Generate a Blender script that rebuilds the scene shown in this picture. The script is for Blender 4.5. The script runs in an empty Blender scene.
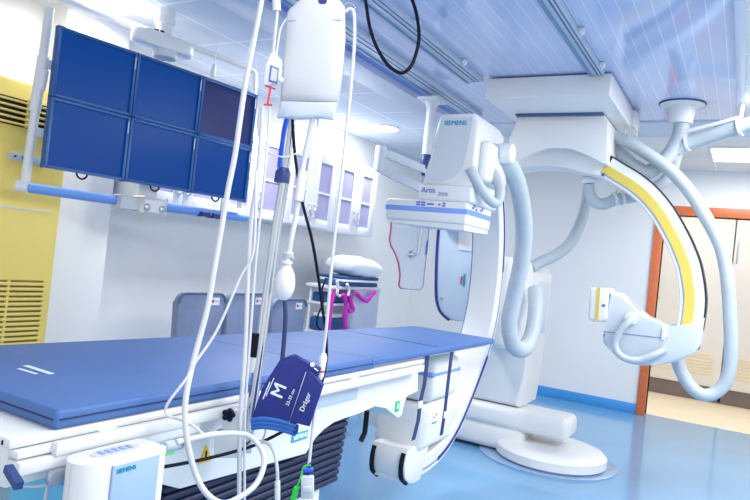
import bpy, bmesh, math, random
import numpy as np
from mathutils import Vector, Matrix
random.seed(7)
SC = bpy.context.scene
COL = SC.collection

# ------------------------------------------------------------------ camera
H = 1.35
YAW, PITCH, ROLL, F = 0.520460027, 0.0112619042, 0.107060597, 648.092905
_f = Vector((-math.sin(YAW) * math.cos(PITCH), math.cos(YAW) * math.cos(PITCH), math.sin(PITCH)))
_r = Vector((math.cos(YAW), math.sin(YAW), 0))
_u = _r.cross(_f)
RT = _r * math.cos(ROLL) + _u * math.sin(ROLL)
UP = -_r * math.sin(ROLL) + _u * math.cos(ROLL)
FW = _f
EYE = Vector((0, 0, H))
cd = bpy.data.cameras.new('camera')
cam = bpy.data.objects.new('camera', cd)
COL.objects.link(cam)
cam.matrix_world = Matrix(((RT.x, UP.x, -FW.x, 0), (RT.y, UP.y, -FW.y, 0), (RT.z, UP.z, -FW.z, H), (0, 0, 0, 1)))
cd.sensor_fit = 'HORIZONTAL'
cd.sensor_width = 36
cd.lens = F / 750 * 36
cd.clip_start = 0.05
SC.camera = cam


def ray(x, y):
    return RT * ((x - 375) / F) + UP * ((250 - y) / F) + FW


def at(x, y, X=None, Y=None, Z=None, d=None):
    """measured point of the photograph on a known plane of the room"""
    v = ray(x, y)
    if X is not None: return EYE + v * (X / v.x)
    if Y is not None: return EYE + v * (Y / v.y)
    if Z is not None: return EYE + v * ((Z - H) / v.z)
    return EYE + v * d


# ------------------------------------------------------------------ materials
def lin(c):
    return tuple(((v / 255 / 12.92) if v / 255 <= .04045 else ((v / 255 + .055) / 1.055) ** 2.4) for v in c)


def mat(name, rgb, rough=.45, metal=0., var=.03, scale=6., bump=0., coat=0., alpha=1., emit=None, estr=0., spec=.5):
    m = bpy.data.materials.new(name)
    m.use_nodes = True
    nt = m.node_tree
    b = nt.nodes['Principled BSDF']
    tc = nt.nodes.new('ShaderNodeTexCoord')
    nz = nt.nodes.new('ShaderNodeTexNoise')
    nz.inputs['Scale'].default_value = scale
    nz.inputs['Detail'].default_value = 4
    nt.links.new(tc.outputs['Object'], nz.inputs['Vector'])
    rp = nt.nodes.new('ShaderNodeValToRGB')
    L = lin(rgb)
    rp.color_ramp.elements[0].position = .3
    rp.color_ramp.elements[1].position = .7
    rp.color_ramp.elements[0].color = tuple(max(0, c * (1 - var)) for c in L) + (1,)
    rp.color_ramp.elements[1].color = tuple(min(1, c * (1 + var)) for c in L) + (1,)
    nt.links.new(nz.outputs['Fac'], rp.inputs['Fac'])
    nt.links.new(rp.outputs['Color'], b.inputs['Base Color'])
    b.inputs['Roughness'].default_value = rough
    b.inputs['Metallic'].default_value = metal
    b.inputs['Specular IOR Level'].default_value = spec
    b.inputs['Coat Weight'].default_value = coat
    b.inputs['Coat Roughness'].default_value = .08
    b.inputs['Alpha'].default_value = alpha
    if emit:
        b.inputs['Emission Color'].default_value = lin(emit) + (1,)
        b.inputs['Emission Strength'].default_value = estr
    if bump:
        bp = nt.nodes.new('ShaderNodeBump')
        bp.inputs['Strength'].default_value = bump
        bp.inputs['Distance'].default_value = .01
        nz2 = nt.nodes.new('ShaderNodeTexNoise')
        nz2.inputs['Scale'].default_value = scale * 8
        nt.links.new(tc.outputs['Object'], nz2.inputs['Vector'])
        nt.links.new(nz2.outputs['Fac'], bp.inputs['Height'])
        nt.links.new(bp.outputs['Normal'], b.inputs['Normal'])
    return m


def line_mat(name, rgb, line, pitch, width, axes, off=(0, 0), rough=.3, coat=0., var=.03, blend=1.):
    """panels with straight seams every `pitch` along the given axes"""
    m = mat(name, rgb, rough, var=var, coat=coat, scale=2.)
    nt = m.node_tree
    b = nt.nodes['Principled BSDF']
    src = b.inputs['Base Color'].links[0].from_socket
    tc = [n for n in nt.nodes if n.type == 'TEX_COORD'][0]
    sp = nt.nodes.new('ShaderNodeSeparateXYZ')
    nt.links.new(tc.outputs['Object'], sp.inputs[0])
    fac = None
    for k, ax in enumerate(axes):
        a = nt.nodes.new('ShaderNodeMath'); a.operation = 'ADD'; a.inputs[1].default_value = 100 * pitch - off[k]
        nt.links.new(sp.outputs[ax], a.inputs[0])
        mo = nt.nodes.new('ShaderNodeMath'); mo.operation = 'MODULO'; mo.inputs[1].default_value = pitch
        nt.links.new(a.outputs[0], mo.inputs[0])
        lt = nt.nodes.new('ShaderNodeMath'); lt.operation = 'LESS_THAN'; lt.inputs[1].default_value = width
        nt.links.new(mo.outputs[0], lt.inputs[0])
        if fac is None: fac = lt.outputs[0]
        else:
            mx = nt.nodes.new('ShaderNodeMath'); mx.operation = 'MAXIMUM'
            nt.links.new(fac, mx.inputs[0]); nt.links.new(lt.outputs[0], mx.inputs[1]); fac = mx.outputs[0]
    if blend < 1:
        ml = nt.nodes.new('ShaderNodeMath'); ml.operation = 'MULTIPLY'; ml.inputs[1].default_value = blend
        nt.links.new(fac, ml.inputs[0]); fac = ml.outputs[0]
    mix = nt.nodes.new('ShaderNodeMix'); mix.data_type = 'RGBA'
    nt.links.new(fac, mix.inputs['Factor'])
    nt.links.new(src, mix.inputs['A'])
    mix.inputs['B'].default_value = lin(line) + (1,)
    nt.links.new(mix.outputs['Result'], b.inputs['Base Color'])
    return m


M = {}
M['white'] = mat('white_enamel', (228, 230, 232), .32, var=.015)
M['white2'] = mat('white_plastic', (230, 232, 234), .4, var=.015)
M['grey_panel'] = mat('pale_grey_panel', (206, 214, 222), .4, var=.02)
M['wall'] = mat('wall_paint', (224, 227, 230), .55, var=.015, scale=1.5)
M['wall_left'] = mat('wall_paint_white', (240, 241, 242), .5, var=.03, scale=1.2)
M['base_blue'] = mat('blue_vinyl_skirting', (60, 144, 214), .3, var=.03)
M['floor'] = mat('blue_vinyl_floor', (104, 156, 198), .16, var=.05, scale=1.6, coat=.3)
M['floor_cream'] = mat('cream_corridor_floor', (246, 232, 206), .3, var=.04, scale=2.5)
M['strips'] = line_mat('glossy_ceiling_strips', (186, 201, 238), (228, 235, 250), .0705, .005, ('X',), (-.539,), .1, .4, blend=.8)
M['tiles'] = line_mat('ceiling_tiles', (212, 221, 236), (236, 242, 252), .6, .022, ('X', 'Y'), (-2.898, 3.01), .6)
M['tiles_cream'] = line_mat('cream_ceiling_tiles', (238, 234, 228), (250, 250, 250), .6, .02, ('X', 'Y'), (-.36, 6.18), .6)
M['trim'] = mat('ceiling_trim', (206, 215, 232), .35, var=.01)
M['rail'] = mat('rail_aluminium', (186, 204, 226), .35, metal=.15, var=.05, scale=3)
M['rail_dark'] = mat('rail_groove', (60, 90, 134), .4, var=.1)
M['teal_line'] = mat('rail_teal_groove', (84, 136, 176), .35, var=.05)
M['blue_recess'] = mat('blue_recess_paint', (100, 140, 222), .3, var=.05)
M['mattress'] = mat('blue_grey_mattress_cover', (70, 110, 172), .55, var=.05, scale=4, bump=.05)
M['seam'] = mat('dark_seam', (26, 38, 98), .6, var=.1)
M['bellows'] = mat('navy_bellows', (16, 28, 66), .45, var=.15, scale=12)
M['strap'] = mat('navy_webbing', (36, 52, 104), .6, var=.12, scale=40)
M['navy'] = mat('navy_nylon', (30, 42, 128), .6, var=.1, scale=20, bump=.15)
M['navy_edge'] = mat('blue_nylon_edge', (44, 104, 186), .6, var=.12, scale=30)
M['black'] = mat('black_rubber', (10, 14, 38), .5, var=.2, scale=30, spec=.2)
M['dark_line'] = mat('dark_blue_gasket', (34, 48, 130), .4, var=.1)
M['line_grey'] = mat('grey_gasket', (122, 140, 184), .4, var=.1)
M['blue_band'] = mat('blue_band_paint', (126, 164, 238), .35, var=.03)
M['orange'] = mat('orange_brown_frame', (206, 108, 62), .4, var=.08, scale=14)
M['yellow_ac'] = mat('yellow_cream_enamel', (242, 218, 118), .35, var=.03)
M['dark_slot'] = mat('dark_grille_gap', (26, 24, 34), .5, var=.1)
M['lower_slot'] = mat('brown_grille_gap', (130, 110, 60), .5, var=.1)
M['yellow'] = mat('yellow_stripe_paint', (216, 196, 92), .35, var=.03)
M['hose'] = mat('grey_blue_hose', (178, 190, 200), .45, var=.03)
M['bezel'] = mat('steel_blue_bezel', (38, 92, 158), .3, var=.05, metal=.2)
M['bezel_dark'] = mat('dark_bezel_edge', (16, 40, 96), .3, var=.05)
M['screen'] = mat('dark_blue_screen', (2, 30, 92), .3, var=.1, scale=1.5, spec=.2, emit=(0, 64, 134), estr=.55)
M['screen_grey'] = mat('grey_violet_screen', (24, 34, 74), .3, spec=.25, var=.08, emit=(36, 44, 100), estr=.4)  # grey violet tone with a weak emission of its own
M['bar_blue'] = mat('light_blue_bar', (110, 156, 232), .35, var=.04)
M['chrome'] = mat('chrome_steel', (196, 206, 218), .18, metal=.9, var=.05)
M['steel'] = mat('brushed_steel', (182, 190, 204), .32, metal=.75, var=.06, scale=20)
M['tube'] = mat('white_pvc_tube', (210, 213, 220), .35, var=.02)
M['clear_tube'] = mat('clear_pvc_tube', (214, 224, 246), .25, var=.02, alpha=.62)
M['bag'] = mat('white_mesh_fabric', (206, 209, 215), .6, var=.02, scale=3, bump=.1)
M['bag_clear'] = mat('milky_plastic', (214, 224, 240), .3, var=.03, alpha=.8)
M['text_teal'] = mat('teal_lettering', (0, 160, 190), .4, var=.02)
M['text_blue'] = mat('violet_blue_print', (92, 112, 196), .4, var=.02)
M['cart_lilac'] = mat('lilac_white_panel', (198, 204, 228), .4, var=.02)
M['plate_blue'] = mat('blue_front_plate', (158, 186, 216), .35, var=.03)
M['btn'] = mat('soft_blue_key', (150, 172, 214), .4, var=.02)
M['text_grey'] = mat('grey_print', (150, 166, 196), .4, var=.02)
M['text_white'] = mat('white_print', (240, 244, 252), .5, var=.02)
M['teal_plate'] = mat('teal_nameplate', (60, 170, 205), .35, var=.03)
M['glass_purple'] = mat('violet_cabinet_glass', (160, 158, 198), .15, var=.06, scale=3)
M['cab'] = mat('white_cabinet_laminate', (225, 229, 238), .35, var=.01)
M['chair'] = mat('grey_upholstery', (128, 142, 174), .6, var=.05, scale=20, bump=.1)
M['chair_edge'] = mat('dark_grey_piping', (88, 100, 140), .6, var=.05)
M['magenta'] = mat('magenta_webbing', (216, 40, 190), .5, var=.08)
M['pink'] = mat('pink_mark', (226, 60, 120), .5, var=.05)
M['red'] = mat('red_plastic', (226, 50, 80), .4, var=.05)
M['red_edge'] = mat('dull_red_edging', (176, 96, 120), .4, var=.05)
M['green'] = mat('green_plastic', (40, 215, 70), .4, var=.05)
M['green_label'] = mat('green_label', (40, 190, 120), .4, var=.05)
M['royal'] = mat('royal_blue_plastic', (40, 92, 232), .35, var=.05)
M['teal_cloth'] = mat('dark_teal_fabric', (36, 84, 138), .7, var=.12, scale=18, bump=.2)
M['pillow'] = mat('white_pillow_cotton', (244, 248, 254), .7, var=.03, scale=8, bump=.3)
M['acrylic'] = mat('clear_acrylic', (206, 222, 240), .08, var=.02, alpha=.28)
M['b_detector'] = mat('pale_blue_plastic', (188, 206, 224), .35, var=.03)
M['locker'] = mat('cream_locker_paint', (222, 221, 218), .4, var=.015)
M['louvre'] = mat('tan_louvre', (224, 208, 174), .45, var=.05)
M['plinth'] = mat('grey_brown_plinth', (116, 104, 102), .5, var=.08, scale=12)
M['disc'] = mat('brushed_floor_plate', (150, 180, 214), .25, metal=.35, var=.06, scale=30)
M['warn'] = mat('warning_yellow', (246, 190, 40), .4, var=.04)
M['lamp'] = mat('lamp_diffuser', (250, 252, 255), .4, var=.01, emit=(250, 252, 255), estr=2.2)
M['lamp_warm'] = mat('lamp_diffuser_warm', (255, 252, 246), .4, var=.01, emit=(255, 252, 246), estr=2.)
M['handle_navy'] = mat('slate_blue_handle', (34, 62, 124), .4, var=.08)
M['base_bounce'] = mat('cyan_floor_bounce', (92, 186, 226), .35, var=.06)  # blue floor reflection on the table base, put into the colour


# ------------------------------------------------------------------ mesh builder
def smooth_path(pts, n=8):
    P = [Vector(p) for p in pts]
    if len(P) < 3: return P
    Q = [P[0] * 2 - P[1]] + P + [P[-1] * 2 - P[-2]]
    out = []
    for i in range(1, len(Q) - 2):
        a, b, c, d = Q[i - 1], Q[i], Q[i + 1], Q[i + 2]
        for k in range(n):
            t = k / n
            out.append(.5 * ((2 * b) + (c - a) * t + (2 * a - 5 * b + 4 * c - d) * t * t + (3 * b - a - 3 * c + d) * t ** 3))
    out.append(P[-1])
    return out


class MB:
    def __init__(self):
        self.bm = bmesh.new()

    def _merge(self, t, bev=0, seg=2, edges=None):
        if bev > 0:
            bmesh.ops.bevel(t, geom=(edges if edges is not None else t.edges[:]), offset=bev, segments=seg, profile=.5, affect='EDGES', clamp_overlap=True)
        bmesh.ops.recalc_face_normals(t, faces=t.faces[:])
        me = bpy.data.meshes.new('t')
        t.to_mesh(me)
        self.bm.from_mesh(me)
        bpy.data.meshes.remove(me)
        t.free()
        return self

    def box(self, x0, x1, y0, y1, z0, z1, bev=0, seg=2, rot=None, piv=None):
        t = bmesh.new()
        bmesh.ops.create_cube(t, size=1)
        c = Vector(((x0 + x1) / 2, (y0 + y1) / 2, (z0 + z1) / 2))
        for v in t.verts:
            v.co = Vector((v.co.x * (x1 - x0), v.co.y * (y1 - y0), v.co.z * (z1 - z0))) + c
        if rot is not None:
            p = Vector(piv) if piv is not None else c
            for v in t.verts: v.co = rot @ (v.co - p) + p
        return self._merge(t, bev, seg)

    def obox(self, c, ax, ay, az, bev=0, seg=2):
        """box from a centre and three half-axis vectors"""
        t = bmesh.new()
        bmesh.ops.create_cube(t, size=2)
        for v in t.verts: v.co = Vector(c) + Vector(ax) * v.co.x + Vector(ay) * v.co.y + Vector(az) * v.co.z
        return self._merge(t, bev, seg)

    def prism(self, pts, vec, bev=0, seg=2, caps_only=False):
        t = bmesh.new()
        vec = Vector(vec)
        a = [t.verts.new(Vector(p)) for p in pts]
        b = [t.verts.new(Vector(p) + vec) for p in pts]
        f1 = t.faces.new(a); f2 = t.faces.new(b[::-1])
        n = len(a)
        for i in range(n): t.faces.new((a[i], b[i], b[(i + 1) % n], a[(i + 1) % n]))
        ed = None
        if caps_only: ed = list(f1.edges) + list(f2.edges)
        return self._merge(t, bev, seg, ed)

    def tube(self, pts, r, n=10, closed_caps=True):
        P = [Vector(p) for p in pts]
        R = r if isinstance(r, (list, tuple)) else [r] * len(P)
        t = bmesh.new()
        rings = []
        T0 = (P[1] - P[0]).normalized()
        nrm = T0.orthogonal().normalized()
        for i, p in enumerate(P):
            T = (P[min(i + 1, len(P) - 1)] - P[max(i - 1, 0)])
            if T.length < 1e-9: T = T0
            T.normalize()
            nrm = (nrm - T * nrm.dot(T))
            if nrm.length < 1e-6: nrm = T.orthogonal()
            nrm.normalize()
            bn = T.cross(nrm)
            rings.append([t.verts.new(p + (nrm * math.cos(2 * math.pi * k / n) + bn * math.sin(2 * math.pi * k / n)) * R[i]) for k in range(n)])
        for i in range(len(rings) - 1):
            for k in range(n):
                t.faces.new((rings[i][k], rings[i][(k + 1) % n], rings[i + 1][(k + 1) % n], rings[i + 1][k]))
        if closed_caps:
            t.faces.new(rings[0][::-1]); t.faces.new(rings[-1])
        return self._merge(t)

    def hose(self, pts, r, pitch=.014, depth=.03, n=14):
        P = smooth_path(pts, 24)
        L = [0]
        for i in range(1, len(P)): L.append(L[-1] + (P[i] - P[i - 1]).length)
        tot = L[-1]
        m = max(6, int(tot / (pitch / 4)))
        out = []; j = 0
        for k in range(m + 1):
            s = tot * k / m
            while j < len(L) - 2 and L[j + 1] < s: j += 1
            q = (s - L[j]) / max(1e-9, L[j + 1] - L[j])
            out.append(P[j].lerp(P[j + 1], q))
        R = [r * (1 - depth * (1 if k % 4 == 0 else (.0 if k % 4 == 2 else .5))) for k in range(m + 1)]
        return self.tube(out, R, n)

    def lathe(self, prof, o, ax=(0, 0, 1), n=32):
        ax = Vector(ax).normalized()
        e1 = ax.orthogonal().normalized(); e2 = ax.cross(e1)
        o = Vector(o)
        t = bmesh.new()
        rings = []
        for r, h in prof:
            if r < 1e-6: rings.append([t.verts.new(o + ax * h)])
            else: rings.append([t.verts.new(o + ax * h + (e1 * math.cos(2 * math.pi * k / n) + e2 * math.sin(2 * math.pi * k / n)) * r) for k in range(n)])
        for a, b in zip(rings, rings[1:]):
            for k in range(n):
                k2 = (k + 1) % n
                if len(a) == 1 and len(b) == 1: continue
                if len(a) == 1: t.faces.new((a[0], b[k], b[k2]))
                elif len(b) == 1: t.faces.new((a[k], a[k2], b[0]))
                else: t.faces.new((a[k], a[k2], b[k2], b[k]))
        if len(rings[0]) > 1: t.faces.new(rings[0][::-1])
        if len(rings[-1]) > 1: t.faces.new(rings[-1])
        return self._merge(t)

    def sweep(self, path, frames, section):
        """closed section [(a,b)] carried along path; frames = [(n,b)] per point"""
        t = bmesh.new()
        rings = [[t.verts.new(Vector(p) + n * a + b * c) for a, c in section] for p, (n, b) in zip(path, frames)]
        m = len(section)
        for r0, r1 in zip(rings, rings[1:]):
            for k in range(m): t.faces.new((r0[k], r0[(k + 1) % m], r1[(k + 1) % m], r1[k]))
        t.faces.new(rings[0][::-1]); t.faces.new(rings[-1])
        return self._merge(t)

    def ellipsoid(self, c, ax, ay, az, e=1., u=24, v=14):
        t = bmesh.new()
        bmesh.ops.create_uvsphere(t, u_segments=u, v_segments=v, radius=1)
        def sg(x): return math.copysign(abs(x) ** e, x)
        for w in t.verts:
            x, y, z = w.co
            w.co = Vector(c) + Vector(ax) * sg(x) + Vector(ay) * sg(y) + Vector(az) * sg(z)
        return self._merge(t)

    def build(self, name, m, parent=None, ang=38, label=None):
        off = Vector((0, 0, 0))
        p = parent
        while p is not None:
            off = off + p.location
            p = p.parent
        if parent is None:
            # origin of a single-mesh thing: middle of its base
            if len(self.bm.verts):
                xs = [v.co for v in self.bm.verts]
                off = Vector(((min(c.x for c in xs) + max(c.x for c in xs)) / 2, (min(c.y for c in xs) + max(c.y for c in xs)) / 2, min(c.z for c in xs)))
        for v in self.bm.verts: v.co -= off
        me = bpy.data.meshes.new(name)
        self.bm.to_mesh(me); self.bm.free()
        me.materials.append(M[m] if isinstance(m, str) else m)
        for pl in me.polygons: pl.use_smooth = True
        me.set_sharp_from_angle(angle=math.radians(ang))
        o = bpy.data.objects.new(name, me)
        COL.objects.link(o)
        if parent is not None: o.parent = parent
        else: o.location = off
        if label: o['label'] = label
        return o


def tag(o, label, cat, group=None, kind=None):
    o['label'] = label; o['category'] = cat
    if group: o['group'] = group
    if kind: o['kind'] = kind
    return o


def thing(name, loc, label, cat, group=None):
    o = bpy.data.objects.new(name, None)
    o.empty_display_size = .1
    COL.objects.link(o)
    o.location = Vector(loc)
    return tag(o, label, cat, group)


def struct(name, mb, m, label, cat, parent=None):
    o = mb.build(name, m, parent)
    # keep world coordinates in the mesh so that panel seams sit where measured
    if parent is None:
        for v in o.data.vertices: v.co += o.location
        o.location = (0, 0, 0)
        tag(o, label, cat, kind='structure')
    return o


_txt = {}
def lettering(s, o, xd, yd, size, m, parent, name='lettering', depth=.0012, bold=0., align='LEFT'):
    cu = bpy.data.curves.new('txt', 'FONT')
    cu.body = s; cu.size = 1; cu.extrude = 0; cu.align_x = align; cu.resolution_u = 3
    ob = bpy.data.objects.new('txt', cu)
    COL.objects.link(ob)
    dg = bpy.context.evaluated_depsgraph_get()
    me = bpy.data.meshes.new_from_object(ob.evaluated_get(dg))
    bpy.data.objects.remove(ob)
    xd = Vector(xd).normalized(); yd = Vector(yd).normalized(); zd = xd.cross(yd)
    b = MB()
    bm = b.bm
    for sh in ((-bold, 0, bold) if bold else (0,)):
        k0 = len(bm.verts)
        bm.from_mesh(me)
        bm.verts.ensure_lookup_table()
        for v in bm.verts[k0:]:
            v.co.x += sh; v.co.z += (sh + bold) * .25 * depth / size / max(bold, 1e-6)
    bpy.data.meshes.remove(me)
    ext = bmesh.ops.extrude_face_region(bm, geom=bm.faces[:])
    for e in ext['geom']:
        if isinstance(e, bmesh.types.BMVert): e.co.z += depth / size
    for v in bm.verts: v.co = Vector(o) + xd * v.co.x * size + yd * v.co.y * size + zd * v.co.z * size
    bmesh.ops.recalc_face_normals(bm, faces=bm.faces[:])
    return b.build(name, m, parent)


X_, Y_, Z_ = Vector((1, 0, 0)), Vector((0, 1, 0)), Vector((0, 0, 1))

# ================================================================== THE ROOM
WL, WB, CZ = -3.67, 7.416, 2.6
b = MB(); b.box(WL - .1, 2.2, -1.2, WB + .12, -.08, 0)
struct('floor', b, 'floor', 'glossy bright blue vinyl floor of the treatment room', 'floor')
b = MB(); b.box(-3.0, 2.2, WB + .12, 9.6, -.08, 0)
struct('floor', b, 'floor_cream', 'cream floor of the corridor beyond the orange door frame', 'floor')
b = MB(); b.box(WL - .12, WL, -1.2, WB + .12, 0, CZ)
struct('wall_left', b, 'wall_left', 'white wall behind the cabinets and monitors', 'wall')
DX0, DX1, DZ = -.79, .62, 2.125
b = MB()
b.box(WL, DX0, WB, WB + .12, 0, CZ); b.box(DX1, 2.2, WB, WB + .12, 0, CZ); b.box(DX0, DX1, WB, WB + .12, DZ, CZ)
struct('wall_back', b, 'wall', 'pale blue wall with the orange framed doorway', 'wall')
b = MB(); b.box(-3.0, 2.2, 9.6, 9.7, 0, CZ)
struct('wall_corridor', b, 'locker', 'cream wall of the corridor behind its cabinets', 'wall')
b = MB(); b.box(WL, DX0 - .085, WB - .018, WB, 0, .105, .004)
struct('baseboard_back', b, 'base_blue', 'bright blue skirting along the pale blue wall', 'skirting')
b = MB()
b.box(DX0 - .088, DX0, WB - .03, WB + .13, 0, DZ + .095, .006)
b.box(DX1, DX1 + .088, WB - .03, WB + .13, 0, DZ + .095, .006)
b.box(DX0, DX1, WB - .03, WB + .13, DZ, DZ + .095, .006)
struct('door_1', b, 'orange', 'orange brown door frame opening onto the cream corridor', 'door frame')
b = MB(); b.box(WL, WL + .2, 2.26, 2.69, 0, CZ)
struct('wall_pillar', b, 'wall_left', 'white pillar between the yellow air conditioner and the wall', 'pillar')
# ceiling: acoustic tiles on the left, glossy strips over the table, cream tiles near the door
b = MB(); b.box(WL, -2.49, -1.2, WB, CZ, CZ + .05)
struct('ceiling', b, 'tiles', 'tiled ceiling with white grid above the wall cabinets', 'ceiling')
b = MB(); b.box(-2.1, -.14, -1.2, 5.24, CZ, CZ + .05)
struct('ceiling', b, 'strips', 'glossy blue strip ceiling above the table', 'ceiling')
b = MB(); b.box(-2.49, 2.2, 5.75, WB, CZ, CZ + .05); b.box(-.1, 2.2, -1.2, 5.24, CZ, CZ + .05)
struct('ceiling', b, 'tiles_cream', 'cream tiled ceiling in front of the doorway wall', 'ceiling')
b = MB(); b.box(-3.0, 2.2, WB + .12, 9.6, CZ, CZ + .05)
struct('ceiling', b, 'tiles_cream', 'cream ceiling of the corridor', 'ceiling')
b = MB(); b.box(-2.49, -2.26, -1.2, 5.24, CZ - .03, CZ + .05, .004)
struct('trim_1', b, 'trim', 'pale soffit board edging the tiled ceiling', 'trim')
b = MB(); b.box(-2.49, 2.2, 5.24, 5.75, CZ - .012, CZ + .05, .004)
struct('trim_2', b, 'trim', 'pale blue border board at the end of the strip ceiling', 'trim')
b = MB(); b.box(-.145, -.1, -1.2, 5.24, CZ - .02, CZ + .05, .004)
struct('trim_3', b, 'trim', 'narrow white moulding along the strip ceiling', 'trim')
b = MB(); b.box(-2.26, -2.1, -1.2, 5.24, CZ + .015, CZ + .05)
struct('trim_4', b, 'blue_recess', 'deep blue recess between soffit and rail', 'trim')


# ------------------------------------------------------------------ ceiling rails
def rail(x0, x1, y0, y1, label, clips, clip_side):
    t = thing('ceiling_rail', ((x0 + x1) / 2, (y0 + y1) / 2, CZ), label, 'rail', 'aluminium rails under the strip ceiling')
    b = MB(); b.box(x0, x1, y0, y1, CZ - .034, CZ - .001, .003); b.build('rail_profile', 'rail', t)
    b = MB(); b.box(x0 - .004, x0 + .014, y0, y1 + .002, CZ - .040, CZ - .012, .002); b.build('groove', 'teal_line', t)
    b = MB(); b.box(x0 + (x1 - x0) * .5, x0 + (x1 - x0) * .5 + .008, y0, y1 - .01, CZ - .036, CZ - .03); b.build('groove', 'rail_dark', t)
    b = MB(); b.box(x0 + (x1 - x0) * .78, x0 + (x1 - x0) * .78 + .006, y0, y1 - .01, CZ - .036, CZ - .03); b.build('groove', 'rail_dark', t)
    b = MB(); b.box(x0 + .012, x1 - .008, y1 - .001, y1 + .004, CZ - .032, CZ - .006); b.build('end_cap', 'black', t)
    for y in clips:
        b = MB(); cx = x1 + .012 if clip_side > 0 else x0 - .012
        b.box(cx - .014, cx + .014, y - .02, y + .02, CZ - .03, CZ - .001, .006)
        b.lathe([(.006, 0), (.006, .01), (0, .012)], (cx, y, CZ - .04), (0, 0, 1), 10)
        b.build('clip', 'white2', t)


rail(-.905, -.825, -1.0, 3.93, 'ceiling rail nearest the hose flange, ending on the big white carriage', [2.55, 3.25, 3.8], 1)
rail(-1.71, -1.595, -1.0, 3.96, 'middle ceiling rail, passing behind the black cable loop', [2.35, 2.95, 3.6], 1)
rail(-2.1, -1.95, -1.0, 4.9, 'ceiling rail beside the soffit, carrying the shield arm', [2.3, 3.1], 1)


# ------------------------------------------------------------------ lamps in the ceiling
def round_light(x, y, r, label):
    t = thing('ceiling_light', (x, y, CZ), label, 'ceiling light', 'round ceiling lights')
    b = MB(); b.lathe([(r, 0), (r * 1.06, 0), (r * 1.06, -.006), (r, -.012), (r, 0)], (x, y, CZ), (0, 0, 1), 40); b.build('rim', 'white2', t)
    b = MB(); b.lathe([(0, -.012), (r * .98, -.012), (r * .98, -.006), (0, -.006)], (x, y, CZ), (0, 0, 1), 40); b.build('diffuser', 'lamp', t)


round_light(-3.2, 2.31, .15, 'round white ceiling light above the left end of the monitor bank')
round_light(-3.13, 5.37, .15, 'round white ceiling light above the wall cabinets')
t = thing('ceiling_light', (-.06, 6.5, CZ), 'square ceiling light panel in front of the doorway wall', 'ceiling light')
b = MB(); b.box(-.37, .25, 6.18, 6.82, CZ - .012, CZ - .001); b.build('frame', 'white2', t)
b = MB(); b.box(-.35, .23, 6.2, 6.8, CZ - .016, CZ - .011); b.build('diffuser', 'lamp_warm', t)

# ================================================================== CORRIDOR CABINETS
CY = 9.15
for k, (x0, x1, lab) in enumerate(((-1.34, -.16, 'tall cream corridor cabinet seen inside the yellow striped arc'), (-.15, 1.05, 'tall cream corridor cabinet cut by the photo edge, seen beside the hanging hose'))):
    t = thing('corridor_cabinet', ((x0 + x1) / 2, CY + .22, 0), lab, 'cabinet', 'tall cream cabinets in the corridor')
    b = MB(); b.box(x0, x1, CY + .02, CY + .44, .19, 2.42, .004); b.build('carcass', 'locker', t)
    b = MB(); b.box(x0 + .01, x1 - .01, CY + .04, CY + .44, 0, .19, .003); b.build('plinth', 'plinth', t)
    dx = [x0, x1]
    d = MB(); d.box(x0 + .006, x1 - .006, CY, CY + .02, .2, 2.4, .004); d = d.build('door', 'locker', t)
    b = MB()
    for j in range(7):
        z = .33 + j * .04
        b.box(x0 + .35 if k == 0 else x0 + .1, x1 - .1, CY - .006, CY + .002, z, z + .022, .003)
    b.build('louvre', 'louvre', d)
    if k == 1:
        b = MB(); b.box(x0 + .03, x0 + .045, CY - .012, CY, 1.75, 2.1, .003); b.build('hinge_bar', 'steel', d)
        b = MB(); b.box(x0 + .13, x0 + .26, CY - .004, CY, 2.18, 2.21, .001); b.build('label_plate', 'grey_panel', d)
    else:
        p = at(658, 298, Y=CY)
        b = MB(); b.box(p.x - .02, p.x + .02, CY - .003, CY, p.z - .018, p.z + .018); b.build('sticker', 'yellow', d)

# ================================================================== YELLOW AIR CONDITIONER
t = thing('floor_air_conditioner', (-3.48, 1.94, 0), 'tall yellow cream floor standing air conditioner with two grilles', 'air conditioner')
b = MB(); b.box(-3.66, -3.31, 1.62, 2.245, 0, 2.06, .018); b.build('body', 'yellow_ac', t)
b = MB(); b.box(-3.312, -3.3, 1.66, 2.19, 1.825, 1.965); b.build('grille_opening', 'dark_slot', t)
b = MB()
for j in range(5): b.box(-3.302, -3.285, 1.66, 2.19, 1.83 + j * .0285, 1.8405 + j * .0285, .002)
for y in (1.66, 1.98, 2.18): b.box(-3.304, -3.288, y, y + .012, 1.825, 1.97)
b.build('upper_grille', 'yellow_ac', t)
b = MB(); b.box(-3.312, -3.302, 1.66, 2.19, .5, 1.03); b.build('grille_opening', 'lower_slot', t)
b = MB()
for j in range(20): b.box(-3.304, -3.285, 1.66, 2.19, .5 + j * .0265, .5155 + j * .0265, .002)
for y in (1.66, 1.98, 2.18): b.box(-3.304, -3.287, y, y + .012, .5, 1.03)
b.build('lower_grille', 'yellow_ac', t)
b = MB(); b.box(-3.3105, -3.306, 1.63, 2.2, 1.4, 1.409); b.build('seam_strip', 'grey_panel', t)
b = MB(); b.box(-3.312, -3.302, 1.92, 2.12, 1.648, 1.69, .003); p = b.build('control_panel', 'grey_panel', t)
b = MB(); b.box(-3.303, -3.3, 1.985, 2.02, 1.66, 1.678); b.build('display', 'green_label', p)
b = MB(); b.box(-3.303, -3.3, 1.945, 1.957, 1.665, 1.675); b.build('button', 'dark_line', p)

# ================================================================== WALL CABINETS
CX = -3.33


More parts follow.
